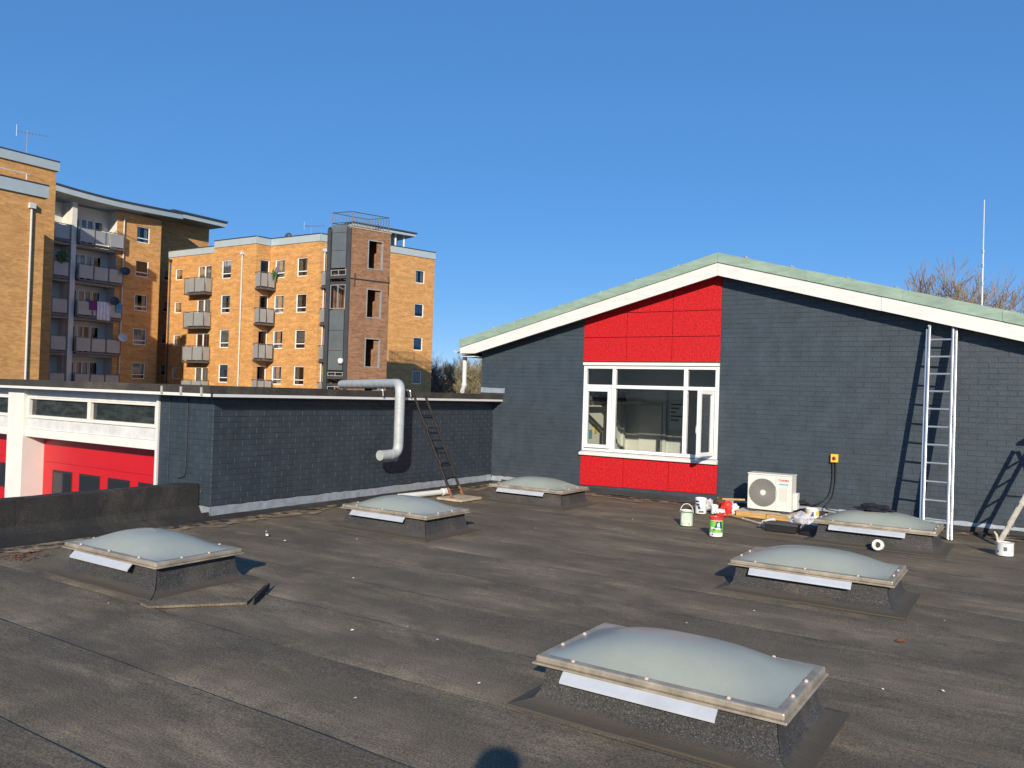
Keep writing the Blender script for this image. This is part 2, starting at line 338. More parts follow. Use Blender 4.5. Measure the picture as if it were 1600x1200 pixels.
# ------------------------------------------------------------------ brickwork laid brick by brick
def brick_mesh(polys, n, frame, out, dep, ins=.0028):
    """polys in (u, z); frame maps (u, z, d) to world; every brick is a chamfered block proud of the joint"""
    mb = MB()
    for p in polys:
        cx = sum(q[0] for q in p)/len(p); cz = sum(q[1] for q in p)/len(p); d = dep+random.uniform(-.0018, .0018); k = len(p)
        base = [frame(q[0], q[1], -.003) for q in p]; mid = [frame(q[0], q[1], d-.003) for q in p]
        fr = [frame(q[0]+(ins if q[0] < cx else -ins), q[1]+(ins if q[1] < cz else -ins), d+random.uniform(-.0006, .0006)) for q in p]
        mb.add(base+mid+fr, [list(range(2*k, 3*k))]+[(i, (i+1) % k, k+(i+1) % k, k+i) for i in range(k)]+[(k+i, k+(i+1) % k, 2*k+(i+1) % k, 2*k+i) for i in range(k)])
    return mb
def lay(u0, u1, z0, z1, halves=(), holes=()):
    full, cut = [], []
    k = 0; z = z0
    while z < z1-.02:
        u = u0-(.1125 if k % 2 else 0)-.0
        while u < u1:
            a, b_ = max(u+.003, u0), min(u+.222, u1); p = [(a, z+.005), (b_, z+.005), (b_, min(z+.070, z1)), (a, min(z+.070, z1))]
            parts = [p] if b_-a > .02 else []
            for (h0, h1, g0, g1) in holes:
                nxt = []
                for q in parts:
                    if q[0][0] >= h1 or q[1][0] <= h0 or q[0][1] >= g1 or q[2][1] <= g0: nxt.append(q); continue
                    for pc in (clip(q, 1, 0, h0-.004), clip(q, -1, 0, -h1-.004)):
                        if len(pc) > 2 and area(pc) > .001: nxt.append(pc)
                parts = nxt
            for q in parts:
                r = q
                for (A, B, Cc) in halves:
                    r = clip(r, A, B, Cc)
                    if len(r) < 3: break
                if len(r) < 3 or area(r) < .0012: continue
                (full if r is q and q is p and abs(b_-a-.219) < 1e-6 and abs(q[2][1]-q[0][1]-.065) < 1e-6 else cut).append(r)
            u += .225
        z += .075; k += 1
    return full, cut

# ------------------------------------------------------------------ gabled building
AX, AZ, SL = -4.31, 4.022, .264
def T(x): return AZ-SL*abs(x-AX)
VY = 12.48
gb = thing('gabled_building', (-4.3, GY, 0), 'dark blue painted brick building with low gable roof and red panels', 'building')
RX0, RX1 = -6.79, -4.316; WZ0, WZ1 = .665, 2.296
def gable_poly(x0, x1, z0, z1=None, drop=.30):
    xs = [x0]+([AX] if x0 < AX < x1 else [])+[x1]
    top = [(x, GY, T(x)-drop if z1 is None else z1) for x in xs][::-1]
    return [(x0, GY, z0), (x1, GY, z0)]+top
wl = MB(); D = (0, .25, 0)
wl.prism(gable_poly(-9.0, RX0, GZ), D); wl.prism(gable_poly(RX1, .9, GZ), D); wl.prism(gable_poly(RX0+.001, RX1-.001, GZ, WZ0), D); wl.prism(gable_poly(RX0+.001, RX1-.001, WZ1), D)
wl.box(-9.0, -8.75, GY+.251, 26, GZ, 2.38); wl.box(.65, .9, GY+.251, 26, GZ, 2.3); wl.box(-8.74, .64, 25.75, 26, GZ, 2.3)
gw = wl.build('wall', 'blue_paint', gb)
hl = [(-SL, 1, AZ-.305-SL*AX), (SL, 1, AZ-.305+SL*AX)]
f1, c1 = lay(-9.0, RX0-.005, 1.72, 4, hl); f1b, c1b = lay(-8.68, RX0-.005, .145, 1.72, ()); f2, c2 = lay(RX1+.005, .9, .07, 4, hl)
allf = f1+f1b+f2; allc = c1+c1b+c2
allf.sort(key=lambda p: (p[0][0] > -.25, p[0][0]**2+GY**2+(p[0][1]-1.7)**2))
fr = lambda u, z, d: (u, GY-d, z)
protos = []
for i in range(4):
    mb = brick_mesh([[(0, 0), (.219, 0), (.219, .065), (0, .065)]], 1, lambda u, z, d: (u, -d, z), None, .0048); protos.append(mesh_of(mb, 'brick', 'blue_paint'))
for i, p in enumerate(allf[:300]): inst('brick', protos[i % 4], gw, (p[0][0], GY-random.uniform(-.001, .001), p[0][1]), (random.uniform(-.008, .008), random.uniform(-.004, .004), random.uniform(-.005, .005)))
tag(brick_mesh(allf[300:]+allc, 1, fr, None, .0048).build('brickwork', 'blue_paint', gw), kind='stuff')
# red roughcast panels
def panel(name, x0, x1, z0, z1, z0b=None):
    p = [(x0, z0), (x1, z0 if z0b is None else z0b), (x1, z1), (x0, z1)]
    for h in hl: p = clip(p, *h)
    if len(p) > 2 and area(p) > .01:
        MB().prism([(a, GY-.022, b_) for a, b_ in p], (0, .021, 0)).build(name, 'red_panel', gb, bevel=.004)
pw = (RX1-RX0)/3
for i in range(3):
    x0, x1 = RX0+i*pw+.004, RX0+(i+1)*pw-.004
    for z0, z1 in ((2.31, 2.725), (2.733, 3.145), (3.153, 4.0)): panel('red_panel', x0, x1, z0, z1)
    panel('red_panel', x0, x1, .135+.018*i, .655, .153+.018*i)
# roof: copper slab, white barge board, green verge trim
rf = MB()
def slope_band(mb, x0, x1, y0, y1, lo, hi, zmin=None):
    xs = [x0]+([AX] if x0 < AX < x1 else [])+[x1]
    for a, b_ in zip(xs[:-1], xs[1:]):
        q = [(a, T(a)+lo), (b_, T(b_)+lo), (b_, T(b_)+hi), (a, T(a)+hi)]
        if zmin is not None: q = clip(q, 0, -1, -zmin)
        mb.prism([(u, y0, z) for u, z in q], (0, y1-y0, 0))
    return mb
rfo = slope_band(MB(), -9.30, .70, VY+.032, 26.3, -.305, -.012).build('roof', 'soffit', gb)
slope_band(MB(), -9.31, .72, VY+.19, 26.32, -.011, .004).build('copper_sheet', 'copper', rfo)
for a, b_ in ((-9.33, -7.15), (-7.146, AX-.002), (AX+.002, -1.92), (-1.916, .72)): slope_band(MB(), a, b_, VY+random.uniform(-.002, .002), VY+.03, -.35+random.uniform(-.003, .002), -.148, 2.44).build('barge_board', 'white_fascia', rfo)
# verge trim in lengths with upstand laps
xs = [-9.34, -8.05, -6.75, -5.5, AX, -2.95, -1.62, -.42, .73]
for a, b_ in zip(xs[:-1], xs[1:]):
    slope_band(MB(), a+.002, b_-.002, VY-.022+random.uniform(-.002, .002), VY+.188, -.146, .008+random.uniform(-.003, .004)).build('copper_trim', 'copper', rfo)
for x in (-8.6, -8.0, -7.2, -6.4, -5.75, -5.0, -3.9, -3.2, -2.4, -1.75, -1.1, -.35):
    mb = MB(); mb.tube([(x-.03, VY+.08, T(x-.03)+.005), (x, VY+.06, T(x)+.035), (x+.05, VY+.09, T(x+.05)+.02)], [.012, .016, .008], 6); mb.build('seam_end', 'lead', rfo)
for x in (-8.0, -6.75, -5.5, -2.95, -1.62, -.42):
    slope_band(MB(), x-.018, x+.018, VY-.027, VY-.0245, -.142, .0).build('seam_cover', 'copper', rfo)
# soffit return, gutter and downpipe at the left eave
MB().box(-9.3, -9.002, VY+.032, 25.9, 2.375, 2.392).build('soffit_board', 'white_old', rfo)
gt = MB(); n = 8
pr = [(-9.40+.055*math.cos(math.pi+math.pi*k/n), 2.50+.055*math.sin(math.pi+math.pi*k/n)) for k in range(n+1)]
pr2 = [(-9.40+.05*math.cos(math.pi+math.pi*k/n), 2.502+.05*math.sin(math.pi+math.pi*k/n)) for k in range(n+1)][::-1]
gt.prism([(a, VY-.03, z) for a, z in pr+pr2], (0, 13.6, 0)); gt.build('gutter', 'white_old', gb)
MB().tube(bend([(-9.38, 12.70, 2.46), (-9.35, 12.68, 2.36), (-9.335, 12.66, 1.82), (-9.26, 12.50, 1.71)], .05), .044, 12).build('downpipe', 'white_old', gb, True)
MB().lathe((-9.337, 12.662, 1.84), [(.050, -.03), (.055, 0), (.050, .03)], 12).build('pipe_collar', 'white_old', gb)
# lead flashing on the gable
fl = MB()
def flash_x(x0, x1, zb, zt, y, wob):
    mb = MB(); n = max(2, int((x1-x0)/.09)); b0, tp = [], []
    for i in range(n+1):
        x = x0+(x1-x0)*i/n; b0.append((x, y-.012+random.uniform(-.003, .003), zb+random.uniform(-.003, .003))); tp.append((x, y-.004, zt+random.uniform(-wob, wob)))
    mb.add(b0+tp+[(p[0], y-.001, p[2]) for p in tp], [(i, i+1, n+2+i, n+1+i) for i in range(n)]+[(n+1+i, n+2+i, 2*n+3+i, 2*n+2+i) for i in range(n)])
    return mb
for a, b_ in ((-8.68, -8.02), (-4.30, -2.45), (-2.46, .9)): flash_x(a, b_, .05, .145, GY-.009, .012).build('lead_flashing', 'lead', gb)
flash_x(-8.99, -8.44, 1.705, 1.80, GY-.010, .008).build('lead_flashing', 'lead', gb)
def upstand(x0, x1, y0, name='felt_upstand'):
    mb = MB(); n = int((x1-x0)/.3)+1
    pr = [(0, .10), (-.012, .07), (-.03, .035), (-.10, .012), (-.22, .011)]
    for i in range(n+1):
        x = x0+(x1-x0)*i/n; w_ = random.uniform(-.012, .012)
        for k, (dy, z) in enumerate(pr): mb.v.append(Vector((x, y0-.006+dy+(w_ if k == 4 else 0), z)))
    for i in range(n):
        for k in range(4): a = i*5+k; mb.f.append([a, a+1, a+6, a+5])
    return mb.build(name, 'felt_dark', gb, True)
for a, b_ in ((-8.45, -6.8), (-6.8, -4.32), (-4.32, -2.2), (-2.2, .9)): upstand(a, b_, GY-.008)

# the window, its open sash and the room behind
FY = GY-.012
win = thing('gable_window', (-5.55, GY, WZ0), 'wide white framed window with open sash between the red panels', 'window')
fm = MB(); wz0, wz1 = .745, 2.24; wx0, wx1 = RX0+.012, RX1-.012; tz = 1.875; m1, m2 = -6.185, -4.888
def bar(x0, x1, z0, z1, y0=FY, y1=FY+.075): fm.box(x0, x1, y0, y1, z0, z1)
bar(wx0, wx0+.06, wz0, wz1); bar(wx1-.06, wx1, wz0, wz1); bar(wx0+.061, wx1-.061, wz1-.055, wz1); bar(wx0+.061, wx1-.061, wz0, wz0+.055)
for mm in (m1, m2): bar(mm-.033, mm+.033, wz0+.056, tz-.031); bar(mm-.033, mm+.033, tz+.031, wz1-.056)
bar(wx0+.061, wx1-.061, tz-.03, tz+.03)
fm.build('frame', 'upvc', win, bevel=.006)
MB().box(wx0-.005, wx1+.01, GY-.045, GY-.003, wz1+.002, WZ1-.002).build('head_trim', 'white_paint', win, bevel=.004)
MB().prism([(wx0-.025, GY-.075, WZ0+.002), (wx0-.025, GY-.075, WZ0+.045), (wx0-.025, GY+.05, wz0-.002), (wx0-.025, GY+.05, WZ0+.002)], (wx1-wx0+.04, 0, 0)).build('sill', 'white_paint', win, bevel=.004)
for a, b_, z0, z1 in ((wx0+.061, m1-.034, tz+.031, wz1-.056), (m1+.034, m2-.034, tz+.031, wz1-.056), (m2+.034, wx1-.061, tz+.031, wz1-.056), (m1+.034, m2-.034, wz0+.056, tz-.031)):
    MB().box(a, b_, FY+.03, FY+.036, z0, z1).build('pane', 'pane_clear', win)
def sash(o, a, w, z0, z1, flip):
    n = Vector((a[1], -a[0], 0)); a = Vector(a); Z = Vector((0, 0, 1)); mb = MB(); th = (-.012, .045)
    for da, dc in (((0, .055), (z0, z1)), ((w-.055, w), (z0, z1)), ((.056, w-.056), (z1-.055, z1)), ((.056, w-.056), (z0, z0+.06))): mb.obox(o, a, n, Z, da, th, dc)
    s_ = mb.build('sash', 'upvc', win, bevel=.004)
    g = MB().obox(o, a, n, Z, (.05, w-.05), (.01, .016), (z0+.05, z1-.05)); g.build('pane', 'pane_clear', s_)
    return s_
sash((wx0+.064, FY-.004, 0), (1, 0, 0), m1-.037-(wx0+.064), wz0+.059, tz-.034, 0)
th = R(81); sw = (wx1-.064)-(m2+.037); hx = wx1-.066
s2 = sash((hx, FY-.02, 0), (-math.cos(th), -math.sin(th), 0), sw, wz0+.059, tz-.034, 1)
hd = MB(); tip = Vector((hx-math.cos(th)*(sw-.03), FY-.02-math.sin(th)*(sw-.03), 1.28)); hd.tube([tip, tip+Vector((-.055, 0, 0)), tip+Vector((-.06, 0, -.11))], .011, 8); hd.build('handle', 'upvc', s2, True)
for z in (.86, 1.76): MB().box(m2+.034, m2+.042, FY+.01, FY+.03, z-.03, z+.03).build('hinge', 'lead', win)
# room: walls belong to the building
RXL, RXR, RY, RZ0, RZ1 = -7.30, -2.2, 15.7, -.6, 2.62
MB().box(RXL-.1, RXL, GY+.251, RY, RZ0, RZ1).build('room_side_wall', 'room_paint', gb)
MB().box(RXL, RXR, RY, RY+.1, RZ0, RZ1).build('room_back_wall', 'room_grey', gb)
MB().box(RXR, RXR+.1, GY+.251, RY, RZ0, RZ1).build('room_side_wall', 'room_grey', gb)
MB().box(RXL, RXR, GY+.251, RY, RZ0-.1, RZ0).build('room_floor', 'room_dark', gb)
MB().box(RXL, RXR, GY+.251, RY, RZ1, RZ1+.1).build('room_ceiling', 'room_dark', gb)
dr = MB().box(-7.0, -6.50, RY-.05, RY-.004, RZ0, 1.55).build('room_door', 'cream_paint', gb)
MB().box(-6.58, -6.53, RY-.09, RY-.051, .4, .52).build('handle', 'alu', dr)
MB().box(-6.47, -6.40, RY-.06, RY-.004, RZ0, 2.0).build('room_pilaster', 'white_old', gb)
MB().box(RXL+.002, RXL+.06, 15.05, 15.15, RZ0, 2.3).build('room_pilaster', 'white_old', gb)
MB().box(RXL+.002, RXL+.05, 15.45, 15.52, RZ0, 2.3).build('room_pilaster', 'white_old', gb)
tag(MB().box(RXL+.002, RXL+.16, 13.3, 15.0, 1.50, 1.53).build('wall_shelf', 'white_paint'), 'white shelf along the sunlit wall inside the window', 'shelf')
sh = thing('coat_rail', (RXL+.1, 14.4, 1.6), 'dark hanging items in a row above the shelf inside the window', 'coat rail')
mb = MB(); mb.tube([(RXL+.08, 13.2, 1.78), (RXL+.08, 15.5, 1.78)], .012, 6); mb.build('rail', 'black', sh)
for k in range(11):
    yy = 13.25+.2*k+random.uniform(-.04, .04); MB().lathe((RXL+.09, yy, 1.76), [(.01, 0), (.06, -.04), (.075, -.10-random.random()*.07), (.02, -.17)], 7).build('hanging_item', 'black', sh, True)
for y_, z_, mt_, lb in ((14.20, .98, 'yellow', 'small yellow notice on the white wall inside the window'), (13.98, .88, 'text_blue', 'small blue notice beside the yellow one inside the window')):
    tag(MB().box(RXL+.001, RXL+.012, y_, y_+.13, z_, z_+.17).build('wall_notice', mt_), lb, 'sign')
nb = thing('notice_sheet', (-6.1, 15.69, 1.2), 'pale notice sheet hanging far inside the window', 'poster')
MB().box(-6.34, -6.02, RY-.03, RY-.01, 1.08, 1.66).build('sheet', 'tin_white', nb)
for k in range(5): MB().box(-6.31, -6.06-.07*(k % 3), RY-.034, RY-.031, 1.57-.08*k, 1.60-.08*k).build('print_line', 'tin_grey', nb)
tag(MB().box(-4.75, -4.45, 15.2, 15.5, RZ0, .72).build('cabinet', 'room_dark'), 'dark cabinet standing inside the open window', 'cabinet')

# ------------------------------------------------------------------ garage building
gg = thing('garage_building', (-12, 9, 0), 'low flat roofed garage with blue brick side wall and red doors', 'building')
FYG = 6.524; EX, EY = -8.48, 6.30
gwm = MB(); gwm.box(-9.81, GX, FYG, GY-.002, GZ, 1.545); gwm.box(-30, -9.001, GY, 20, GZ, 1.545); gwm.box(-30, -9.83, 10.0, GY-.003, GZ, 1.545)
gwo = gwm.build('wall', 'blue_paint_wall', gg)
fa, ca = lay(6.524, GY-.012, .165, 1.544); fb, cb = lay(-9.80, GX, .165, 1.544)
fa.sort(key=lambda p: p[0][0]**2+GX**2)
mbx = [mesh_of(brick_mesh([[(0, 0), (.219, 0), (.219, .065), (0, .065)]], 1, lambda u, z, d: (d, u, z), None, .0052), 'brick', 'blue_paint_wall') for i in range(4)]
mby = [mesh_of(brick_mesh([[(0, 0), (.219, 0), (.219, .065), (0, .065)]], 1, lambda u, z, d: (u, -d, z), None, .0052), 'brick', 'blue_paint_wall') for i in range(2)]
for p in fb: inst('brick', random.choice(mby), gwo, (p[0][0], FYG, p[0][1]), (random.uniform(-.006, .006), 0, random.uniform(-.004, .004)))
k_ = 300-len(fb)
for p in fa[:k_]: inst('brick', random.choice(mbx), gwo, (GX+random.uniform(-.001, .001), p[0][0], p[0][1]), (0, random.uniform(-.008, .008), random.uniform(-.005, .005)))
rest = brick_mesh(fa[k_:]+ca, 1, lambda u, z, d: (GX+d, u, z), None, .0052); rb = brick_mesh(cb, 1, lambda u, z, d: (u, FYG-d, z), None, .0052); rest.add(rb.v, rb.f)
tag(rest.build('brickwork', 'blue_paint_wall', gwo), kind='stuff')
# roof slab, felt edge, white trim
ro = MB(); ro.box(-30, EX-.03, EY+.03, GY-.004, 1.547, 1.655); ro.box(-30, -9.30, GY-.003, 20, 1.547, 1.655); ro = ro.build('roof', 'felt_dark', gg)
MB().box(-30, -8.9, EY+.2, GY-.01, 1.656, 1.664).build('roof_felt', 'felt_edge', ro)
ed = MB()
def edge_run(p, q, outv, name, z0, z1, mat, th, wob=0):
    p, q, outv = Vector(p), Vector(q), Vector(outv); L_ = (q-p).length; n = max(1, int(L_/.5)); mb = MB()
    A = []
    for i in range(n+1):
        c = p+(q-p)*i/n; w_ = random.uniform(-wob, wob); A += [c+Vector((0, 0, z0)), c+outv*th+Vector((0, 0, z0+w_*.5)), c+outv*(th+w_)+Vector((0, 0, z1+w_)), c+Vector((0, 0, z1+w_))]
    F = []
    for i in range(n):
        for k in range(4): a = i*4+k; b2 = i*4+(k+1) % 4; F.append((a, b2, b2+4, a+4))
    F += [(0, 3, 2, 1), tuple(n*4+k for k in range(4))]
    return mb.add(A, F).build(name, mat, ro)
yy = EY
while yy < GY-.05:
    y2 = min(yy+1.9, GY-.006); edge_run((EX-.029, yy+.003, 0), (EX-.029, y2-.003, 0), (1, 0, 0), 'felt_edge', 1.586, 1.682, 'felt_edge', .029, .004); yy = y2
xx = -30
while xx < EX-.1:
    x2 = min(xx+2.1, EX); edge_run((xx+.003, EY+.029, 0), (x2-.003, EY+.029, 0), (0, -1, 0), 'felt_edge', 1.586, 1.682, 'felt_edge', .029, .004); xx = x2
MB().box(EX-.045, EX-.006, EY+.02, GY-.008, 1.546, 1.584).build('white_trim', 'white_paint', ro)
MB().box(-30, EX-.006, EY+.006, EY+.045, 1.546, 1.584).build('white_trim', 'white_paint', ro)
MB().box(GX+.001, EX-.046, EY+.05, GY-.008, 1.530, 1.5455).build('soffit_board', 'blue_paint_wall', ro)
for xx in (-9.45, -9.05, -8.64): MB().box(xx-.018, xx+.018, EY-.012, EY-.001, 1.56, 1.66).build('edge_clip', 'alu_dirty', ro)
for p in ((-8.40, 9.35), (-8.40, 10.0)): MB().tube(bend([(-8.55, p[1], 1.70), (-8.44, p[1], 1.70), (-8.44, p[1]+.02, 1.60)], .02), .012, 6).build('edge_bracket', 'alu', ro)
# lead flashing and felt upstand along the garage wall
def flash_y(y0, y1, x, zb, zt):
    n = max(2, int((y1-y0)/.09)); A = []; B = []; Cc = []
    for i in range(n+1):
        y_ = y0+(y1-y0)*i/n; A.append((x+.014+random.uniform(-.003, .003), y_, zb+random.uniform(-.003, .003))); h = zt+random.uniform(-.008, .008); B.append((x+.004, y_, h)); Cc.append((x+.001, y_, h))
    return MB().add(A+B+Cc, [(i, n+1+i, n+2+i, i+1) for i in range(n)]+[(n+1+i, 2*n+2+i, 2*n+3+i, n+2+i) for i in range(n)])
yy = FYG-.012
for y2 in (7.3, 8.6, 9.9, 11.3, GY-.02): flash_y(yy, y2-.004, GX+.009, .052, .162).build('lead_flashing', 'lead', gg); yy = y2-.012
flash_x(-9.05, GX+.022, .052, .158, FYG-.010, .005).build('lead_flashing', 'lead', gg)
yy = 6.2; ends = [7.4, 8.9, 10.6, GY-.02]
for y2 in ends:
    mb = MB(); n = 6; pr = [(.004, .10), (.016, .06), (.04, .03), (.14, .013), (.30, .012)]
    for i in range(n+1):
        y_ = yy+(y2-yy)*i/n; w_ = random.uniform(-.03, .03)
        for k, (dx, z) in enumerate(pr): mb.v.append(Vector((GX+dx+(w_ if k == 4 else 0), y_, z)))
    for i in range(n):
        for k in range(4): a = i*5+k; mb.f.append([a+5, a+6, a+1, a])
    mb.build('felt_upstand', 'felt_dark', gg, True); yy = y2
MB().add([(-8.9, FYG-.004, .10), (GX+.012, FYG-.004, .10), (GX+.03, FYG-.03, .03), (-8.9, FYG-.03, .03), (GX+.16, FYG-.18, .013), (-8.9, FYG-.18, .013), (GX+.012, FYG+.02, .10)], [(0, 3, 2, 1), (3, 5, 4, 2), (1, 2, 6)]).build('felt_upstand', 'felt_dark', gg)
# front bays: pillars, windows, red doors
DY = 6.80
def bay(x0, x1):
    MB().box(x0, x1, FYG+.02, 9.9, 1.415, 1.543).build('beam', 'white_old', gg)
    w = MB(); zb, zt = 1.09, 1.414; mid = (x0+x1)/2+.05
    for a, b_ in ((x0+.001, x0+.07), (mid-.04, mid+.04), (x1-.05, x1-.001)): w.box(a, b_, FYG-.01, FYG+.09, zb+.05, zt-.03)
    w.box(x0+.001, x1-.001, FYG-.012, FYG+.088, zb, zb+.049); w.box(x0+.001, x1-.001, FYG-.011, FYG+.089, zt-.029, zt-.001)
    wo = w.build('window', 'cream_paint', gg, bevel=.004)
    for a, b_ in ((x0+.071, mid-.041), (mid+.041, x1-.051)): MB().box(a, b_, FYG+.04, FYG+.046, zb+.05, zt-.03).build('pane', 'pane_smudge_reflect', wo)
    n = 3; xs_ = [x0+(x1-x0)*k/n for k in range(n+1)]
    for a, b_ in zip(xs_[:-1], xs_[1:]): MB().box(a+.003, b_-.003, FYG+.01, FYG+.06, .925, 1.087).build('spandrel_panel', 'white_old', gg)
    MB().box(x0+.001, x1-.001, FYG-.02, DY-.03, .80, .922).build('lintel', 'cream_paint', gg, bevel=.004)
    MB().box(x0+.001, x1-.001, DY+.05, 9.9, 1.06, 1.088).build('ledge', 'room_dark', gg)
    z = .799; dd = thing  # door made of horizontal sections
    d0 = MB().box(x0, x1, DY+.012, DY+.05, GZ, .80).build('garage_door', 'red_door', gg)
    for k, (z0, z1) in enumerate(((.40, .80), (-.15, .396), (-.70, -.154), (-1.25, -.704))):
        MB().box(x0+.004, x1-.004, DY, DY+.011, z0, z1).build('door_section', 'red_door', d0, bevel=.003)
    for k in range(4):
        a = x0+.30+k*.76
        if a+.55 > x1: break
        fmx = MB(); fmx.box(a, a+.55, DY-.008, DY-.001, -.12, .285)
        fmx.build('door_window', 'black', d0); MB().box(a+.035, a+.515, DY-.012, DY-.009, -.08, .25).build('pane', 'pane_dark', d0)
bay(-13.25, -9.865); bay(-17.2, -13.735); bay(-21.2, -17.69)
MB().box(-9.862, -9.812, FYG-.025, FYG+.27, GZ, 1.543).build('door_jamb', 'white_paint', gg)
for a in (-13.733, -17.69+.002): MB().box(a, a+.48, FYG-.06, DY+.2, GZ, 1.543).build('pillar', 'cream_paint', gg, bevel=.008)
MB().box(-30, -9.82, 9.91, 9.98, GZ, 1.543).build('room_back_wall', 'room_grey', gg)
# cable down the front corner
MB().tube(bend([(-9.20, FYG-.014, 1.53), (-9.20, FYG-.014, .62), (-9.22, FYG-.014, .50), (-9.35, FYG-.02, .47)], .03), .006, 5).build('cable', 'black', gg)
MB().tube([(-9.58, FYG-.012, 1.53), (-9.58, FYG-.012, .35)], .005, 5).build('cable', 'blue_paint_wall', gg)
# low parapet dressed in felt
pp = thing('parapet_wall', (-9.0, 2, 0), 'low black felt covered parapet running along the roof edge', 'parapet')
MB().box(-9.16, -8.92, -7, 6.495, -.3, .415).build('core', 'felt_dark', pp)
yy = 6.50
for y2 in (5.45, 4.3, 3.35, 2.4, 1.4, .4, -1, -3, -5, -7):
    mb = MB(); t_ = random.uniform(0, .004); pr = [(-9.175, .34), (-9.175, .428+t_), (-8.912+t_, .436+t_), (-8.900+t_, .16), (-8.84, .075), (-8.66, .022), (-8.42, .012)]
    n = 4
    for i in range(n+1):
        y_ = yy+(y2-yy)*i/n
        for k, (x_, z_) in enumerate(pr): mb.v.append(Vector((x_+random.uniform(-.002, .002), y_, z_+(random.uniform(-.004, .004) if 0 < k < 5 else 0))))
    for i in range(n):
        for k in range(6): a = i*7+k; mb.f.append([a, a+1, a+8, a+7])
    mb.build('felt_sheet', 'felt_dark', pp, False); 
    MB().box(-9.02, -8.905, y2+.0, y2+.09, .443, .448).build('lap_patch', 'felt_dark', pp)
    yy = y2+.0

# ------------------------------------------------------------------ roof lights
def make_skylight():
    w, d, h = 1.33, .82, .222; x0, y0 = 0, 0
    root = thing('skylight', (0, 0, 0), '', 'skylight', 'domed skylights in two rows on the flat roof')
    pr = [(-.040, h-.004), (-.032, .14), (-.018, .075), (.010, .036), (.06, .018), (.115, .011)]   # outset, height
    C4 = [(0, 0), (w, 0), (w, d), (0, d)]; sg = [(-1, -1), (1, -1), (1, 1), (-1, 1)]
    def skirt(i, u0, u1, proud):
        j = (i+1) % 4; mb = MB(); n = 4
        for k, (o, z) in enumerate(pr):
            a = Vector((C4[i][0]+sg[i][0]*o, C4[i][1]+sg[i][1]*o, z)); b_ = Vector((C4[j][0]+sg[j][0]*o, C4[j][1]+sg[j][1]*o, z))
            nrm = Vector(((b_-a).y, -(b_-a).x, 0)).normalized()
            for q in range(n+1):
                t_ = u0+(u1-u0)*q/n; mb.v.append(a+(b_-a)*t_+nrm*proud+Vector((0, 0, proud*.8+random.uniform(-.002, .002))))
        for k in range(len(pr)-1):
            for q in range(n): a = k*(n+1)+q; mb.f.append([a, a+n+1, a+n+2, a+1])
        base = len(pr)*(n+1)-n-1; e = len(mb.v); mb.v += [mb.v[base+q]-Vector((0, 0, .012)) for q in range(n+1)]
        for q in range(n): mb.f.append([base+q, e+q, e+q+1, base+q+1])
        for q, flip in ((0, 1), (n, -1)):
            ids = [k*(n+1)+q for k in range(len(pr))]; e = len(mb.v); mb.v += [mb.v[z_]-Vector((0, 0, .006)) for z_ in ids]
            for k in range(len(pr)-1): mb.f.append([ids[k], e+k, e+k+1, ids[k+1]][::flip])
        return mb.build('felt_skirt', 'felt_kerb', root, True)
    skirt(0, 0, .47, .001); skirt(0, .465, 1, .005); skirt(1, 0, 1, .002); skirt(2, 0, 1, .001); skirt(3, 0, 1, .002)
    # weathered frame: drip lip and flange
    def ring(o, i_, z0, z1):
        mb = MB(); L4 = []
        for dd, z in ((o, z0), (o, z1), (i_, z1), (i_, z0)): L4.append([(C4[k][0]+sg[k][0]*dd, C4[k][1]+sg[k][1]*dd, z) for k in range(4)])
        vs = [p for l in L4 for p in l]; F = []
        for a in range(4):
            b_ = (a+1) % 4
            for k in range(4): F.append((a*4+k, a*4+(k+1) % 4, b_*4+(k+1) % 4, b_*4+k))
        return mb.add(vs, F)
    ring(.020, -.03, h, h+.012).build('drip_lip', 'skyframe', root, bevel=.003)
    fr_ = ring(.006, -.052, h+.0125, h+.048).build('frame', 'skyframe', root, bevel=.009)
    # moulded dome
    mb = MB(); nx, ny = 36, 26; a0 = .040
    for j in range(ny+1):
        for i in range(nx+1):
            u = 2*i/nx-1; v = 2*j/ny-1
            z = h+.049+.128*((1-abs(u)**2.7)**1.15)*((1-abs(v)**2.5)**1.15) if abs(u) < 1 and abs(v) < 1 else h+.049
            mb.v.append(Vector((w/2+u*(w/2-a0), d/2+v*(d/2-a0), z)))
    for j in range(ny):
        for i in range(nx): a = j*(nx+1)+i; mb.f.append([a, a+1, a+nx+2, a+nx+1])
    mb.build('dome', 'acrylic', root, True)
    bm_ = mesh_of(MB().lathe((0, 0, 0), [(.012, 0), (.012, .005), (.010, .010), (.005, .0135), (0, .014)], 10), 'bolt', 'bolt', True)
    for (x, y) in [(w*q, yy) for q in (.16, .48, .80) for yy in (.022, d-.022)]+[(xx, d*q) for q in (.3, .62) for xx in (.022, w-.022)]:
        inst('bolt', bm_, fr_, (x, y, h+.047))
    # white vent hood hanging below the front lip
    mb = MB(); mb.prism([(w*.13, -.012, h-.002), (w*.13, -.052, h-.042), (w*.13, -.054, h-.056), (w*.13, -.048, h-.056), (w*.13, -.046, h-.045), (w*.13, -.004, h-.002)], (w*.64, 0, 0)); mb.build('vent_hood', 'hood_grey', root)
    return root
sk = make_skylight()
SKY = [(-2.29, 3.86, 0, 'large domed skylight nearest the camera at lower right'), (-2.31, 7.26, 0, 'domed skylight behind the nearest one, standing alone with rusty bolts'),
       (-2.31, 10.5, 0, 'domed skylight by the tall ladder with dark cloth on it'), (-7.18, 3.90, 0, 'domed skylight beside the low black parapet at left'),
       (-7.20, 7.32, 0, 'domed skylight in front of the long blue garage wall'), (-7.28, 10.62, 0, 'domed skylight in the corner left of the red panels')]
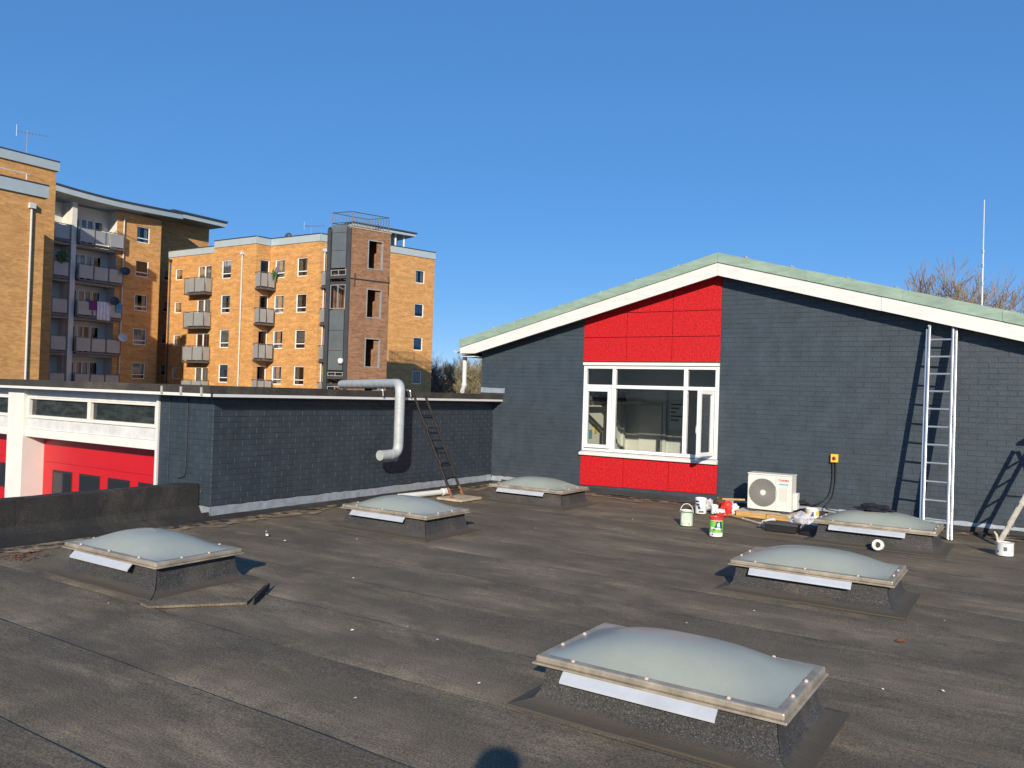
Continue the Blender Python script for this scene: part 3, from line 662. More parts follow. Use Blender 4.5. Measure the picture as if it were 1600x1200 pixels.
for i, (x, y, rz, lb) in enumerate(SKY):
    o = sk if i == 0 else copy_tree(sk)
    o.location = (x, y, 0); o.rotation_euler.z = R(random.uniform(-.5, .5)); o['label'] = lb; o['category'] = 'skylight'

ap = MB().prism([(-5.70, 3.68, .006), (-5.56, 3.66, .006), (-5.10, 4.19, .006), (-5.45, 4.66, .006), (-5.74, 4.68, .006)], (0, 0, .020))
tag(ap.build('felt_patch', 'felt', bevel=.004), 'raised felt patch beside the skylight near the black parapet', 'felt patch')
tag(MB().obox((-5.06, 4.21, .008), (-.60, .80, 0), (.8, .6, 0), (0, 0, 1), (0, .52), (0, .012), (0, .05)).build('felt_curl', 'felt_dark'), 'curled dark felt edge at the end of the raised patch', 'felt edge')
# ------------------------------------------------------------------ ladders
def rung_ladder(root, f0, f1, t0, t1, n, first, last, mat, rr, rails=True, rw=.03, rd=.065, nrm=None):
    f0, f1, t0, t1 = map(Vector, (f0, f1, t0, t1)); ax = (t0-f0).normalized(); sd_ = (f1-f0).normalized(); nn = ax.cross(sd_).normalized()
    L_ = (t0-f0).length
    if rails:
        for p in (f0, f1): MB().obox(p, sd_, nn, ax, (-rw/2, rw/2), (-rd/2, rd/2), (0, L_)).build('rail', mat, root, bevel=.004)
    for k in range(n):
        q = first+(last-first)*k/(n-1); MB().tube([f0+ax*q, f1+ax*q], rr, 8).build('rung', mat, root, True)
    return ax, sd_, nn, L_
lad = thing('extension_ladder', (-1.12, 11.8, 0), 'tall aluminium ladder leaning against the blue gable wall', 'ladder')
ax, sd_, nn, L_ = rung_ladder(lad, (-1.245, 11.80, .012), (-.955, 11.77, .012), (-1.305, 12.60, 2.80), (-1.015, 12.58, 2.80), 11, .24, 2.72, 'alu', .014, True, .026, .062)
for p in ((-1.245, 11.80, .012), (-.955, 11.77, .012)):
    off = -.036 if p[0] < -1.1 else .036
    MB().obox(p, sd_, nn, ax, (off-.013, off+.013), (.0, .062), (.0 if p[0] > -1.1 else .05, L_-.02)).build('outer_rail', 'alu', lad, bevel=.004)
    MB().obox(p, sd_, nn, ax, (-.018, .018), (-.04, .04), (L_+.001, L_+.03)).build('end_cap', 'white_old', lad)
il = thing('iron_ladder', (-7.75, 10.4, 0), 'old rusty iron ladder leaning on the garage roof edge', 'ladder')
fA, fB = Vector((-7.66, 10.16, .05)), Vector((-7.72, 10.52, .05)); tA, tB = Vector((-8.43, 10.10, 1.60)), Vector((-8.43, 10.40, 1.58))
for f_, t_ in ((fA, tA), (fB, tB)):
    a_ = (t_-f_).normalized()
    MB().tube([f_+a_*.12, t_, t_+Vector((-.05, 0, .06)), t_+Vector((-.16, 0, .085))], .019, 6).build('rail', 'rust', il)
    MB().tube([f_, f_+a_*.16], .023, 6).build('foot', 'rust_end', il)
for k in range(8):
    q = .06+.88*k/7.; MB().tube([fA.lerp(tA, q), fB.lerp(tB, q)], .012, 6).build('rung', 'rust', il)
for q in (.32, .66): 
    MB().tube([fA.lerp(tA, q)+Vector((.02, 0, .0)), fA.lerp(tA, q+.05)+Vector((.02, 0, 0))], .024, 6).build('clamp', 'rust', il)
mb = MB(); mb.box(-7.86, -7.38, 10.03, 10.58, .014, .05); tag(mb.build('paving_slab', 'concrete', bevel=.008), 'pale concrete slab under the feet of the iron ladder', 'paving slab')
sl = thing('step_ladder', (.33, 12, 0), 'white stained folding step ladder at the right edge of the picture', 'ladder')
for s_, fx, mat_ in ((0, -.40, 'alu_dirty'), (1, 1.06, 'alu_dirty')):
    rung_ladder(sl, (fx, 12.20, .014), (fx, 11.80, .014), (.33+(.02 if s_ else -.02), 12.12, 1.62), (.33+(.02 if s_ else -.02), 11.88, 1.62), 5, .25, 1.45, mat_, .014, True, .022, .05)
for k, z in enumerate((.10, .19)):
    for j in range(3): MB().tube([(-.36+.05*k, 12.23, z+.03*j), (-.30+.05*k, 12.16, z+.012+.03*j)], .006, 5).build('foot_rivet', 'alu', sl)
MB().box(.25, .41, 11.86, 12.14, 1.625, 1.66).build('top_cap', 'alu_dirty', sl)
MB().tube([(-.05, 12.19, .8), (.71, 12.19, .8)], .009, 6).build('spreader', 'alu', sl)

# ------------------------------------------------------------------ ventilation duct, white pipe, switch
du = thing('ventilation_duct', (-8.36, 9.7, 0), 'grey insulated duct bent over the garage roof edge and down the wall', 'duct')
path = bend([(-8.38, 9.27, .70), (-8.38, 9.69, .70), (-8.38, 9.69, 1.80), (-11.2, 11.25, 1.775)], .16, 7)
MB().tube(path, .078, 16).build('pipe', 'duct', du, True)
def bandr(p, a): MB().lathe(p, [(.0782, -.010), (.0805, -.008), (.0805, .008), (.0782, .010)], 16, a).build('band', 'duct', du, True)
for z in (.90, 1.16, 1.42, 1.60): bandr((-8.38, 9.69, z), (0, 0, 1))
bandr((-8.38, 9.50, .70), (0, 1, 0)); a_ = Vector((-2.82, 1.56, -.025)).normalized()
for k in range(9): bandr(Vector((-8.38, 9.69, 1.80))+a_*(.28+.32*k), a_)
MB().lathe((-8.38, 9.272, .70), [(.065, 0), (.060, .01), (0, .011)], 14, (0, 1, 0)).build('mouth', 'black', du)
for p in ((-8.56, 9.80),): MB().tube([(p[0], p[1], 1.66), (p[0], p[1], 1.73)], .014, 6).build('support', 'white_old', du)
wp = thing('plastic_pipe', (-8.2, 10.3, 0), 'white plastic pipe lying on the roof behind the iron ladder', 'pipe')
MB().tube([(-8.22, 9.55, .065), (-8.14, 10.55, .062)], .045, 12).build('pipe', 'white_paint', wp, True)
MB().tube([(-8.14, 10.53, .064), (-8.13, 10.68, .064)], [.058, .058], 12).build('socket', 'white_paint', wp, True)
sw_ = thing('isolator_switch', (-2.535, GY, .89), 'yellow isolator switch box on the blue wall above the outdoor unit', 'switch')
MB().box(-2.585, -2.485, GY-.075, GY-.008, .835, .955).build('box', 'yellow', sw_, bevel=.006)
MB().lathe((-2.535, GY-.074, .895), [(.028, 0), (.028, -.008), (.022, -.012), (0, -.0125)], 12, (0, 1, 0)).build('dial', 'tin_red', sw_)
MB().box(-2.542, -2.528, GY-.098, GY-.087, .872, .918).build('knob', 'black', sw_)
for x in (-2.56, -2.515): MB().tube([(x, GY-.04, .834), (x, GY-.04, .80)], .011, 6).build('cable_gland', 'black', sw_)
tag(MB().tube(bend([(-2.56, GY-.04, .80), (-2.555, GY-.03, .60), (-2.60, GY-.03, .30), (-2.80, 12.62, .17), (-2.95, 12.45, .20)], .12), .010, 6).build('power_cable', 'black', None, True), 'black cable looping from the yellow switch to the outdoor unit', 'cable')
tag(MB().tube(bend([(-2.515, GY-.04, .80), (-2.515, GY-.03, .55), (-2.56, GY-.03, .26), (-2.68, 12.60, .15), (-2.25, 12.64, .10), (-1.4, 12.60, .03), (.8, 12.52, .025)], .12), .008, 6).build('power_cable', 'black', None, True), 'thin cable running right from the yellow switch along the wall foot', 'cable')
tag(MB().tube([(-7.4+.35*i, 12.60-.05*math.sin(i*1.3), .030+.012*math.sin(i*2.1)**2) for i in range(11)], .008, 6).build('power_cable', 'rubber', None, True), 'thin grey cable lying at the foot of the red panels', 'cable')

# ------------------------------------------------------------------ outdoor air conditioning unit on timbers
AX0, AX1, AY0, AY1, AZ0, AZ1 = -3.585, -2.955, 11.95, 12.23, .125, .645
ac = thing('air_conditioner', (-3.27, 12.09, .09), 'cream outdoor air conditioning unit with round fan grille', 'air conditioner')
MB().box(AX0, AX1, AY0+.012, AY1, AZ0, AZ1-.012).build('casing', 'ac_white', ac, bevel=.012)
MB().box(AX0-.006, AX1+.006, AY0+.004, AY1+.006, AZ1-.0115, AZ1+.008).build('lid', 'ac_white', ac, bevel=.006)
FCX, FCZ, FR = AX0+.225, .375, .205
# front panel with a square-cornered round opening
mb = MB(); n = 40; o_, i_ = [], []
px0, px1, pz0, pz1 = AX0+.004, AX0+.405, AZ0+.006, AZ1-.016
for k in range(n):
    a = 2*math.pi*k/n; c, s = math.cos(a), math.sin(a)
    i_.append((FCX+FR*c, FCZ+FR*s)); q = min((px1-FCX)/c if c > 1e-6 else 9, (px0-FCX)/c if c < -1e-6 else 9, (pz1-FCZ)/s if s > 1e-6 else 9, (pz0-FCZ)/s if s < -1e-6 else 9); o_.append((FCX+q*c, FCZ+q*s))
vs = [(x, AY0+.004, z) for x, z in o_]+[(x, AY0, z) for x, z in i_]+[(x, AY0+.012, z) for x, z in i_]
mb.add(vs, [(k, (k+1) % n, n+(k+1) % n, n+k) for k in range(n)]+[(n+k, n+(k+1) % n, 2*n+(k+1) % n, 2*n+k) for k in range(n)]); mb.build('front_panel', 'ac_white', ac)
MB().box(AX0+.408, AX1-.004, AY0, AY0+.0115, AZ0+.006, AZ1-.016).build('service_panel', 'ac_white', ac, bevel=.003)
MB().lathe((FCX, AY0+.0115, FCZ), [(FR, 0), (0, .0)], 32, (0, 1, 0)).build('fan_recess', 'ac_dark', ac)
gr = MB()
for k in range(1, 15):
    r_ = FR*k/14.5; gr.lathe((FCX, AY0+.001, FCZ), [(r_-.0026, 0), (r_-.0026, -.004), (r_+.0026, -.004), (r_+.0026, 0)], 32, (0, 1, 0))
for k in range(28):
    a = 2*math.pi*k/28; gr.obox((FCX, AY0+.002, FCZ), (math.cos(a), 0, math.sin(a)), (0, 1, 0), (-math.sin(a), 0, math.cos(a)), (.035, FR), (-.004, 0), (-.0018, .0018))
gr.build('fan_grille', 'ac_grille', ac)
MB().lathe((FCX, AY0-.003, FCZ), [(.040, .003), (.040, -.004), (.034, -.007), (0, -.008)], 20, (0, 1, 0)).build('hub', 'ac_white', ac, True)
for k in range(3):
    a = k*2.094; MB().obox((FCX, AY0+.009, FCZ), (math.cos(a), 0, math.sin(a)), (0, 1, 0), (-math.sin(a), 0, math.cos(a)), (.03, .185), (-.002, .001), (-.05, .05)).build('fan_blade', 'rubber', ac)
def text(body, size, loc, mat, parent, bold=0, sx=1):
    c = bpy.data.curves.new('txt', 'FONT'); c.body = body; c.size = size; c.extrude = .0008; c.offset = bold; c.align_x = 'CENTER'
    o = bpy.data.objects.new('txt', c); COL.objects.link(o); dg = bpy.context.evaluated_depsgraph_get(); me = bpy.data.meshes.new_from_object(o.evaluated_get(dg)); bpy.data.objects.remove(o); bpy.data.curves.remove(c)
    for v in me.vertices: v.co = Vector((v.co.x*sx, -v.co.z, v.co.y))
    me.materials.clear(); me.materials.append(MATS[mat]); o = bpy.data.objects.new('lettering', me); COL.objects.link(o); o.parent = parent; o.location = Vector(loc)-WO[parent.name]; return o
text('TOSHIBA', .037, (AX0+.517, AY0-.0015, .560), 'text_red', ac, .0012, 1.0)
MB().box(AX0+.455, AX0+.585, AY0-.002, AY0-.0004, .505, .525).build('badge', 'text_blue', ac)
MB().box(AX0+.46, AX0+.575, AY0-.002, AY0-.0004, .27, .47).build('rating_label', 'label_grey', ac)
mb = MB(); mb.prism([(AX1+.001, AY0+.10, AZ0+.02), (AX1+.055, AY0+.12, AZ0+.03), (AX1+.055, AY1-.02, AZ0+.03), (AX1+.001, AY1-.01, AZ0+.02)], (0, 0, .24)); mb.build('valve_cover', 'ac_white', ac, bevel=.012)
for x in (AX0+.08, AX1-.08): MB().box(x-.045, x+.045, AY0-.03, AY1+.03, .098, .1245).build('foot', 'rubber', ac, bevel=.004)
MB().tube(bend([(AX1+.05, AY1-.06, .27), (AX1+.10, AY1, .27), (AX1+.12, AY1+.25, .2)], .05), .022, 8).build('pipe_stub', 'black', ac, True)
for k, (x0, x1, y0, y1) in enumerate(((-3.70, -3.27, 11.80, 11.95), (-3.262, -2.88, 11.81, 11.96), (-3.70, -2.88, 12.12, 12.27))):
    o = MB().box(x0, x1, y0, y1, .014, .094).build('timber_batten', 'timber', bevel=.005)
    tag(o, ('left half of the yellow timber packing under the outdoor unit front', 'right half of the yellow timber packing under the outdoor unit front', 'rear timber packing under the outdoor unit near the wall')[k], 'timber', 'timbers under the outdoor unit')
tag(MB().box(-3.72, -2.86, 11.79, 12.28, .0945, .0975).build('packing_sheet', 'timber_top'), 'thin pale sheet between timbers and the outdoor unit feet', 'sheet')

# ------------------------------------------------------------------ painting gear
def tin(name, loc, r, h, label, body, cat='paint tin', lid=None, handle=False, bands=(), patches=(), fill=None, rz=0):
    x, y = loc; z = .014; t_ = thing(name, (x, y, z), label, cat, 'paint tins on the roof')
    MB().lathe((x, y, z), [(0, .003), (r*.98, .003), (r, .010), (r, h-.012), (r*1.03, h-.008), (r*1.03, h), (r*.93, h), (r*.93, h-.02), (0, h-.02)], 24).build('body', body, t_, True)
    if fill: MB().lathe((x, y, z), [(r*.92, h-.015), (0, h-.015)], 20).build('paint', fill, t_)
    if lid: MB().lathe((x, y, z), [(r*1.045, h-.03), (r*1.05, h+.002), (r*.95, h+.006), (r*.90, h-.008), (0, h-.008)], 24).build('lid', lid, t_, True)
    for z0, z1, m_ in bands: MB().lathe((x, y, z), [(r+.001, z0), (r+.0012, z1)], 24).build('label_band', m_, t_, True)
    for a0, a1, z0, z1, sk_, m_ in patches:   # curved label pieces, angle measured from the camera-facing side
        mb = MB(); n_ = 6; base = math.atan2(-y, -x)
        for j, zz in enumerate((z0, z1)):
            for i in range(n_+1):
                a = base-R(a0+(a1-a0)*i/n_)*-1+R(sk_*j); mb.v.append(Vector((x+(r+.002)*math.cos(a), y+(r+.002)*math.sin(a), z+zz)))
        mb.f = [[i, i+1, n_+2+i, n_+1+i] for i in range(n_)]; mb.build('label_patch', m_, t_)
    if handle:
        px_ = Vector((-y, x, 0)).normalized()
        P = [Vector((x, y, z+h-.03))+px_*(r*1.04*math.cos(a))+Vector((0, 0, .115*math.sin(a))) for a in [math.pi*k/14 for k in range(15)]]
        MB().tube(P, .0045, 6).build('handle', 'tin_white', t_, True)
    return t_
tin('paint_tin', (-3.93, 10.42), .082, .205, 'pale green paint tin with raised white handle', 'tin_green', handle=True, bands=((.178, .192, 'tin_grey'),), patches=((10, 40, .02, .05, 0, 'tin_white'), (18, 30, .024, .042, 0, 'tin_navy'), (-55, -30, .05, .15, 0, 'tin_white')), fill='tin_white')
tin('paint_tin', (-3.34, 9.88), .082, .235, 'paint tin with red rim and green and navy label', 'tin_white', bands=((.052, .198, 'tin_bright_green'),),
    lid='tin_red', patches=((-45, -25, .02, .105, 22, 'tin_navy'), (-14, 6, .112, .19, 16, 'tin_navy'), (38, 58, .10, .19, -10, 'tin_navy'), (-30, 60, .095, .112, 0, 'tin_white'), (-70, -48, .02, .12, 22, 'tin_white'), (8, 32, .13, .17, 0, 'tin_green'), (50, 64, .07, .09, 0, 'tin_navy'), (-60, 60, .012, .050, 0, 'tin_white')))
tin('paint_tin', (-4.19, 11.68), .082, .225, 'white paint tin with navy stripes near the red panels', 'tin_white', patches=((-60, -15, .17, .195, -8, 'tin_navy'), (-48, -8, .125, .15, -8, 'tin_navy'), (-25, 5, .07, .12, -20, 'tin_navy'), (-62, -30, .04, .11, 0, 'tin_green'), (-20, 30, .02, .05, 0, 'tin_grey')), lid='tin_white')
tin('paint_tub', (-4.02, 11.80), .052, .125, 'small white tub beside the navy striped tin', 'tin_white', 'tub', lid='tin_white')
tin('paint_bucket', (-.312, 11.02), .092, .150, 'white paint bucket with dark lid beside the step ladder', 'tin_white', 'bucket', patches=((-6, 16, .06, .105, 0, 'tin_grey'), (-50, -38, .04, .06, 0, 'tin_navy'), (48, 62, .05, .09, 0, 'label_grey')), fill='tin_grey')
tin('paint_bucket', (-2.74, 12.30), .095, .16, 'white plastic bucket with orange marks right of the outdoor unit', 'tin_white', 'bucket', patches=((-55, -30, .07, .13, 0, 'yellow'), (30, 58, .07, .13, 0, 'yellow'), (-12, 12, .05, .12, 0, 'tin_navy')))
br_ = thing('paint_brush', (-.40, 11.06, .15), 'pale brush handle sticking out of the white bucket', 'brush')
MB().tube([(-.372, 11.0, .12), (-.395, 11.0, .24), (-.42, 11.01, .275)], [.012, .014, .009], 7).build('handle', 'timber_top', br_, True)
# tipped white and red bucket with brown sack and sticks
tb = thing('tipped_bucket', (-3.85, 11.85, 0), 'red and white plastic bag slumped beside the outdoor unit', 'bag')
def crumple(name, c, sx, sy, sz, mat, parent=None, amp=.25, seed=1, n=14, org=None):
    rnd = random.Random(seed); ph = [(rnd.uniform(2, 6), rnd.uniform(2, 6), rnd.uniform(2, 6), rnd.uniform(0, 6)) for _ in range(6)]; mb = MB()
    for j in range(n+1):
        th_ = math.pi*j/n
        for i in range(2*n):
            p_ = math.pi*i/n; d = Vector((math.sin(th_)*math.cos(p_), math.sin(th_)*math.sin(p_), math.cos(th_)))
            q = 1+amp*sum(math.sin(a*d.x*1.7+s_)*math.sin(b_*d.y*1.7+s_*2)*math.cos(c_*d.z*1.5) for a, b_, c_, s_ in ph)/2+rnd.uniform(-amp, amp)*.10
            z = c[2]+d.z*sz*q; mb.v.append(Vector((c[0]+d.x*sx*q, c[1]+d.y*sy*q, max(z, .013+rnd.random()*.002))))
    for j in range(n):
        for i in range(2*n): a = j*2*n+i; b2 = j*2*n+(i+1) % (2*n); mb.f.append([a, a+2*n, b2+2*n, b2])
    return mb.build(name, mat, parent, True, org=org if parent is None else None)
crumple('bag_body', (-3.78, 11.93, .085), .075, .08, .095, 'tin_white', tb, .35, 3)
crumple('red_side', (-3.86, 11.87, .09), .095, .09, .115, 'tin_red', tb, .3, 4)
crumple('white_fold', (-3.92, 11.75, .045), .075, .055, .05, 'tin_white', tb, .3, 5)
crumple('red_fold', (-3.87, 11.70, .025), .10, .07, .03, 'tin_red', tb, .3, 6)
bs = crumple('rag_bundle', (-4.02, 12.05, .12), .085, .09, .105, 'brown_stuff', None, .4, 8, org=(-4.02, 12.05, 0)); tag(bs, 'brown stained bundle behind the red and white bag', 'rag')
tag(MB().tube([(-3.98, 12.02, .215), (-3.66, 12.10, .225)], .016, 8).build('brush_handle', 'timber', None, True), 'wooden handle lying across the brown bundle', 'handle')
tag(crumple('clear_bag', (-4.22, 12.10, .075), .11, .09, .085, 'polythene', None, .5, 11, org=(-4.22, 12.1, 0)), 'crumpled clear plastic film by the foot of the wall', 'plastic film')
rp_ = thing('roller_pole', (-3.5, 11.55, 0), 'wooden roller pole lying before the timbers', 'pole')
MB().tube([(-3.78, 11.72, .034), (-3.50, 11.50, .034)], .017, 8).build('grip', 'timber', rp_, True); MB().tube([(-3.50, 11.50, .032), (-3.12, 11.16, .034)], .013, 8).build('shaft', 'timber_top', rp_, True)
ro_ = thing('paint_roller', (-3.02, 10.98, 0), 'paint stained roller resting on the black tray', 'roller')
MB().tube([(-3.03, 10.86, .10), (-2.96, 11.06, .12)], .036, 10).build('sleeve', 'white_old', ro_, True)
MB().tube(bend([(-3.035, 10.84, .10), (-3.07, 10.80, .10), (-3.10, 10.86, .05), (-3.05, 10.98, .03)], .02), .006, 6).build('wire', 'alu', ro_, True)
tr = thing('roller_tray', (-2.75, 10.9, 0), 'black plastic roller tray in front of the outdoor unit', 'tray')
mb = MB(); x0, x1, y0, y1 = -3.0, -2.58, 10.76, 11.0
A = [(x0+.02, y0+.02, .015), (x1-.02, y0+.02, .015), (x1-.02, y1-.02, .015), (x0+.02, y1-.02, .015), (x0, y0, .125), (x1, y0, .125), (x1, y1, .125), (x0, y1, .125), (x0+.015, y0+.015, .125), (x1-.015, y0+.015, .125), (x1-.015, y1-.015, .125), (x0+.015, y1-.015, .125), (x0+.035, y0+.035, .03), (x1-.035, y0+.035, .03), (x1-.035, y1-.035, .03), (x0+.035, y1-.035, .03)]
F = [(0, 3, 2, 1), (12, 13, 14, 15)]
for a, b_ in ((0, 4), (4, 8), (8, 12)): F += [(a+k, a+(k+1) % 4, b_+(k+1) % 4, b_+k) for k in range(4)]
mb.add(A, F).build('basin', 'black', tr, bevel=.004); MB().box(x0-.01, x1+.01, y0-.014, y0-.001, .105, .135).build('rim', 'rubber', tr, bevel=.003)
MB().box(x0+.02, x1-.03, y0+.03, y1-.03, .10, .128).build('liner', 'rubber', tr)
tag(MB().add([(-2.57, 10.80, .016), (-2.36, 10.72, .02), (-2.33, 11.0, .10), (-2.55, 11.05, .12), (-2.45, 10.86, .07)], [(0, 1, 4), (1, 2, 4), (2, 3, 4), (3, 0, 4)]).build('felt_offcut', 'black'), 'folded black offcut between the tray and the skylight', 'offcut')
tag(crumple('plastic_bag', (-2.62, 11.22, .105), .165, .12, .105, 'polythene', None, .5, 21, org=(-2.62, 11.22, 0)), 'crumpled white plastic bag beside the black tray', 'bag')
tp = MB().lathe((-1.545, 10.27, .078), [(.034, -.024), (.062, -.024), (.064, -.02), (.064, .02), (.062, .024), (.034, .024), (.034, -.024)], 28, (.15, 1, -.22)); tag(tp.build('tape_roll', 'cream_paint', None, True, org=(-1.545, 10.27, 0)), 'roll of white tape propped against the skylight by the ladder', 'tape')
cl = crumple('dark_cloth', (-1.70, 10.90, .418), .19, .12, .058, 'navy_cloth', None, .40, 31, 18, org=(-1.70, 10.9, .39)); tag(cl, 'crumpled dark navy cloth lying on a skylight dome', 'cloth')
# sand and dust drifted along the foot of the walls
mt, t, b, N, L = nodes('drift'); g_ = N.new('ShaderNodeNewGeometry'); n_ = N.new('ShaderNodeTexNoise'); n_.inputs['Scale'].default_value = 5; n_.inputs['Detail'].default_value = 9; n_.inputs['Roughness'].default_value = .7; L.new(g_.outputs['Position'], n_.inputs[0])
r_ = N.new('ShaderNodeValToRGB'); r_.color_ramp.elements[0].position = .44; r_.color_ramp.elements[1].position = .62; L.new(n_.outputs[0], r_.inputs[0]); L.new(r_.outputs[0], b.inputs['Alpha']); b.inputs['Base Color'].default_value = (.36, .265, .165, 1); b.inputs['Roughness'].default_value = .95
mb = MB(); rnd = random.Random(8)
def drift(P, w0, w1):
    k = len(mb.v); n_ = len(P)
    for x, y, nx_, ny_ in P: mb.v.append(Vector((x+nx_*w0, y+ny_*w0, .020))); q = w1*rnd.uniform(.45, 1.2); mb.v.append(Vector((x+nx_*(w0+q), y+ny_*(w0+q), .0165)))
    for i in range(n_-1): mb.f.append([k+2*i, k+2*i+1, k+2*i+3, k+2*i+2])
drift([(-8.62, 2.6+.16*i, 1, 0) for i in range(25)], .10, .42); drift([(GX, 6.3+.2*i, 1, 0) for i in range(32)], .20, .38); drift([(-8.3+.22*i, GY, 0, -1) for i in range(38)], .14, .40)
tag(mb.build('sand_drift', 'drift'), 'tan dust drifted along the foot of the walls and parapet', 'dust', kind='stuff')
# small litter
lf = MB().add([(-.84, 6.44, .014), (-.80, 6.47, .035), (-.76, 6.45, .020), (-.80, 6.42, .016)], [(0, 3, 2, 1)]); tag(lf.build('dry_leaf', 'leaf_brown'), 'single brown dry leaf on the roof felt at right', 'leaf')
tag(MB().obox((-7.30, 6.24, .016), (.8, -.6, 0), (.6, .8, 0), (0, 0, 1), (-.05, .05), (-.014, .014), (0, .012)).build('wood_scrap', 'cream_paint'), 'pale splinter of wood near the garage wall corner', 'scrap')
fm_ = mesh_of(MB().add([(-.012, -.008, 0), (.013, -.006, .001), (.009, .010, .004), (-.008, .009, .002), (0, 0, .007)], [(0, 1, 4), (1, 2, 4), (2, 3, 4), (3, 0, 4)]), 'paint_flake', 'white_paint')
for (x, y) in ((-5.1, 5.35), (-5.9, 3.55), (-4.0, 4.2), (-3.75, 4.5), (-3.4, 4.4), (-6.9, 6.15), (-7.5, 6.4), (-6.4, 6.75), (-1.2, 5.0), (-.75, 5.3), (-.45, 5.5), (-2.7, 3.9), (-2.2, 5.9), (-.6, 7.3), (-4.9, 11.0), (-4.7, 10.4), (-3.1, 3.3), (-5.3, 8.8), (-6.0, 12.3), (-1.9, 6.6)):
    o = bpy.data.objects.new('paint_flake', fm_); COL.objects.link(o); o.location = (x, y, .014); o.rotation_euler.z = random.random()*6; s_ = random.uniform(.5, 1.2); o.scale = (s_, s_, s_)
    tag(o, 'tiny white fleck of debris lying on the dark roof felt', 'debris', 'white flecks on the roof felt')
mb = MB(); rnd = random.Random(5)
for k in range(90):
    x = -8.05+rnd.gauss(0, .13); y = 3.95+rnd.gauss(0, .12); s_ = rnd.uniform(.008, .022); a = rnd.random()*6; z = .016+rnd.random()*.012
    mb.add([(x+s_*math.cos(a), y+s_*math.sin(a), z), (x-s_*math.sin(a)*.6, y+s_*math.cos(a)*.6, z+.008), (x-s_*math.cos(a), y-s_*math.sin(a), z), (x+s_*math.sin(a)*.6, y-s_*math.cos(a)*.6, z)], [(0, 1, 2, 3)])
tag(mb.build('leaf_litter', 'leaf_brown'), 'brown leaf litter gathered at the parapet foot', 'leaves', kind='stuff')

# ------------------------------------------------------------------ flats and drill tower behind
class Facet:
    """one upright wall face from p0 to p1 (outward side to the right of the direction)"""
    def __init__(s, p0, p1): s.p0 = Vector((*p0, 0)); d = Vector((*p1, 0))-s.p0; s.L = d.length; s.t = d.normalized(); s.n = Vector((s.t.y, -s.t.x, 0))
    def P(s, u, z, d=0): return s.p0+s.t*u+s.n*d+Vector((0, 0, z))
    def box(s, mb, u0, u1, d0, d1, z0, z1): return mb.obox(s.p0, s.t, s.n, (0, 0, 1), (u0, u1), (d0, d1), (z0, z1))
def facet_wall(root, F, z0, z1, holes, mat, name='wall'):
    mb = MB(); us = sorted({0, F.L}|{h[0] for h in holes}|{h[1] for h in holes}); zs = sorted({z0, z1}|{h[2] for h in holes}|{h[3] for h in holes})
    for a, b_ in zip(us[:-1], us[1:]):
        for c, d in zip(zs[:-1], zs[1:]):
            if any(h[0] <= (a+b_)/2 <= h[1] and h[2] <= (c+d)/2 <= h[3] for h in holes): continue
            mb.add([F.P(a, c), F.P(b_, c), F.P(b_, d), F.P(a, d)], [(0, 1, 2, 3)])
    for (a, b_, c, d) in holes:
        q = [(a, c), (b_, c), (b_, d), (a, d)]
        for i in range(4): j = (i+1) % 4; mb.add([F.P(*q[i]), F.P(*q[j]), F.P(*q[j], -.22), F.P(*q[i], -.22)], [(0, 3, 2, 1)])
    return mb.build(name, mat, root)
rw = random.Random(12)
def window(root, F, a, b_, c, d, split='low', style=None):
    """white frame, pane, curtain and dark room behind, set back in the opening"""
    mb = MB(); e = .065
    for u0, u1, z0, z1 in ((a, a+e, c, d), (b_-e, b_, c, d), (a+e, b_-e, d-e, d), (a+e, b_-e, c, c+e)): F.box(mb, u0, u1, -.11, -.05, z0, z1)
    if split == 'low': zz = c+(d-c)*.27; F.box(mb, a+e, b_-e, -.11, -.05, zz-.035, zz+.035)
    if split == 'mid': uu = (a+b_)/2; F.box(mb, uu-.05, uu+.05, -.11, -.05, c+e, d-e)
    w = mb.build('window', 'upvc', root)
    mb = MB(); F.box(mb, a+e-.01, b_-e+.01, -.085, -.08, c+e-.01, d-e+.01); mb.build('pane', 'pane', w)
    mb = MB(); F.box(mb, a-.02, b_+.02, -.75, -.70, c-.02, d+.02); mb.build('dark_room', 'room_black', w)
    mb = MB()
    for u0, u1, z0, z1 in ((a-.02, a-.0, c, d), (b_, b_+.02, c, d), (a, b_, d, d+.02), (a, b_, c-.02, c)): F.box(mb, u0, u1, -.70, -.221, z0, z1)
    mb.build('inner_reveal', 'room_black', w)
    st = style or rw.choice(['none', 'both', 'both', 'left', 'full', 'full', 'full', 'blue', 'half', 'half'])
    wd = b_-a
    def cur(u0, u1, z0, z1, m_='curtain'):
        mb = MB(); n = max(3, int((u1-u0)/.06)); k = len(mb.v)
        for i in range(n+1):
            for z in (z0, z1): mb.v.append(F.P(u0+(u1-u0)*i/n, z, -.20+.02*(-1)**i))
        mb.f = [[2*i, 2*i+2, 2*i+3, 2*i+1] for i in range(n)]; mb.build('curtain', m_, w)
    if st in ('both', 'left'): cur(a+e, a+wd*.36, c+.05, d-.05)
    if st in ('both', 'right'): cur(b_-wd*.36, b_-e, c+.05, d-.05)
    if st == 'full': cur(a+e, b_-e, c+.05, d-.05)
    if st == 'half': cur(a+e, b_-e, c+(d-c)*.35, d-.05)
    if st == 'blue': cur(a+e, b_-e, c+(d-c)*.3, d-.05, 'curtain_blue')
    if st == 'brown': cur(a+wd*.4, b_-e, c+.05, d-.05, 'curtain_brown')
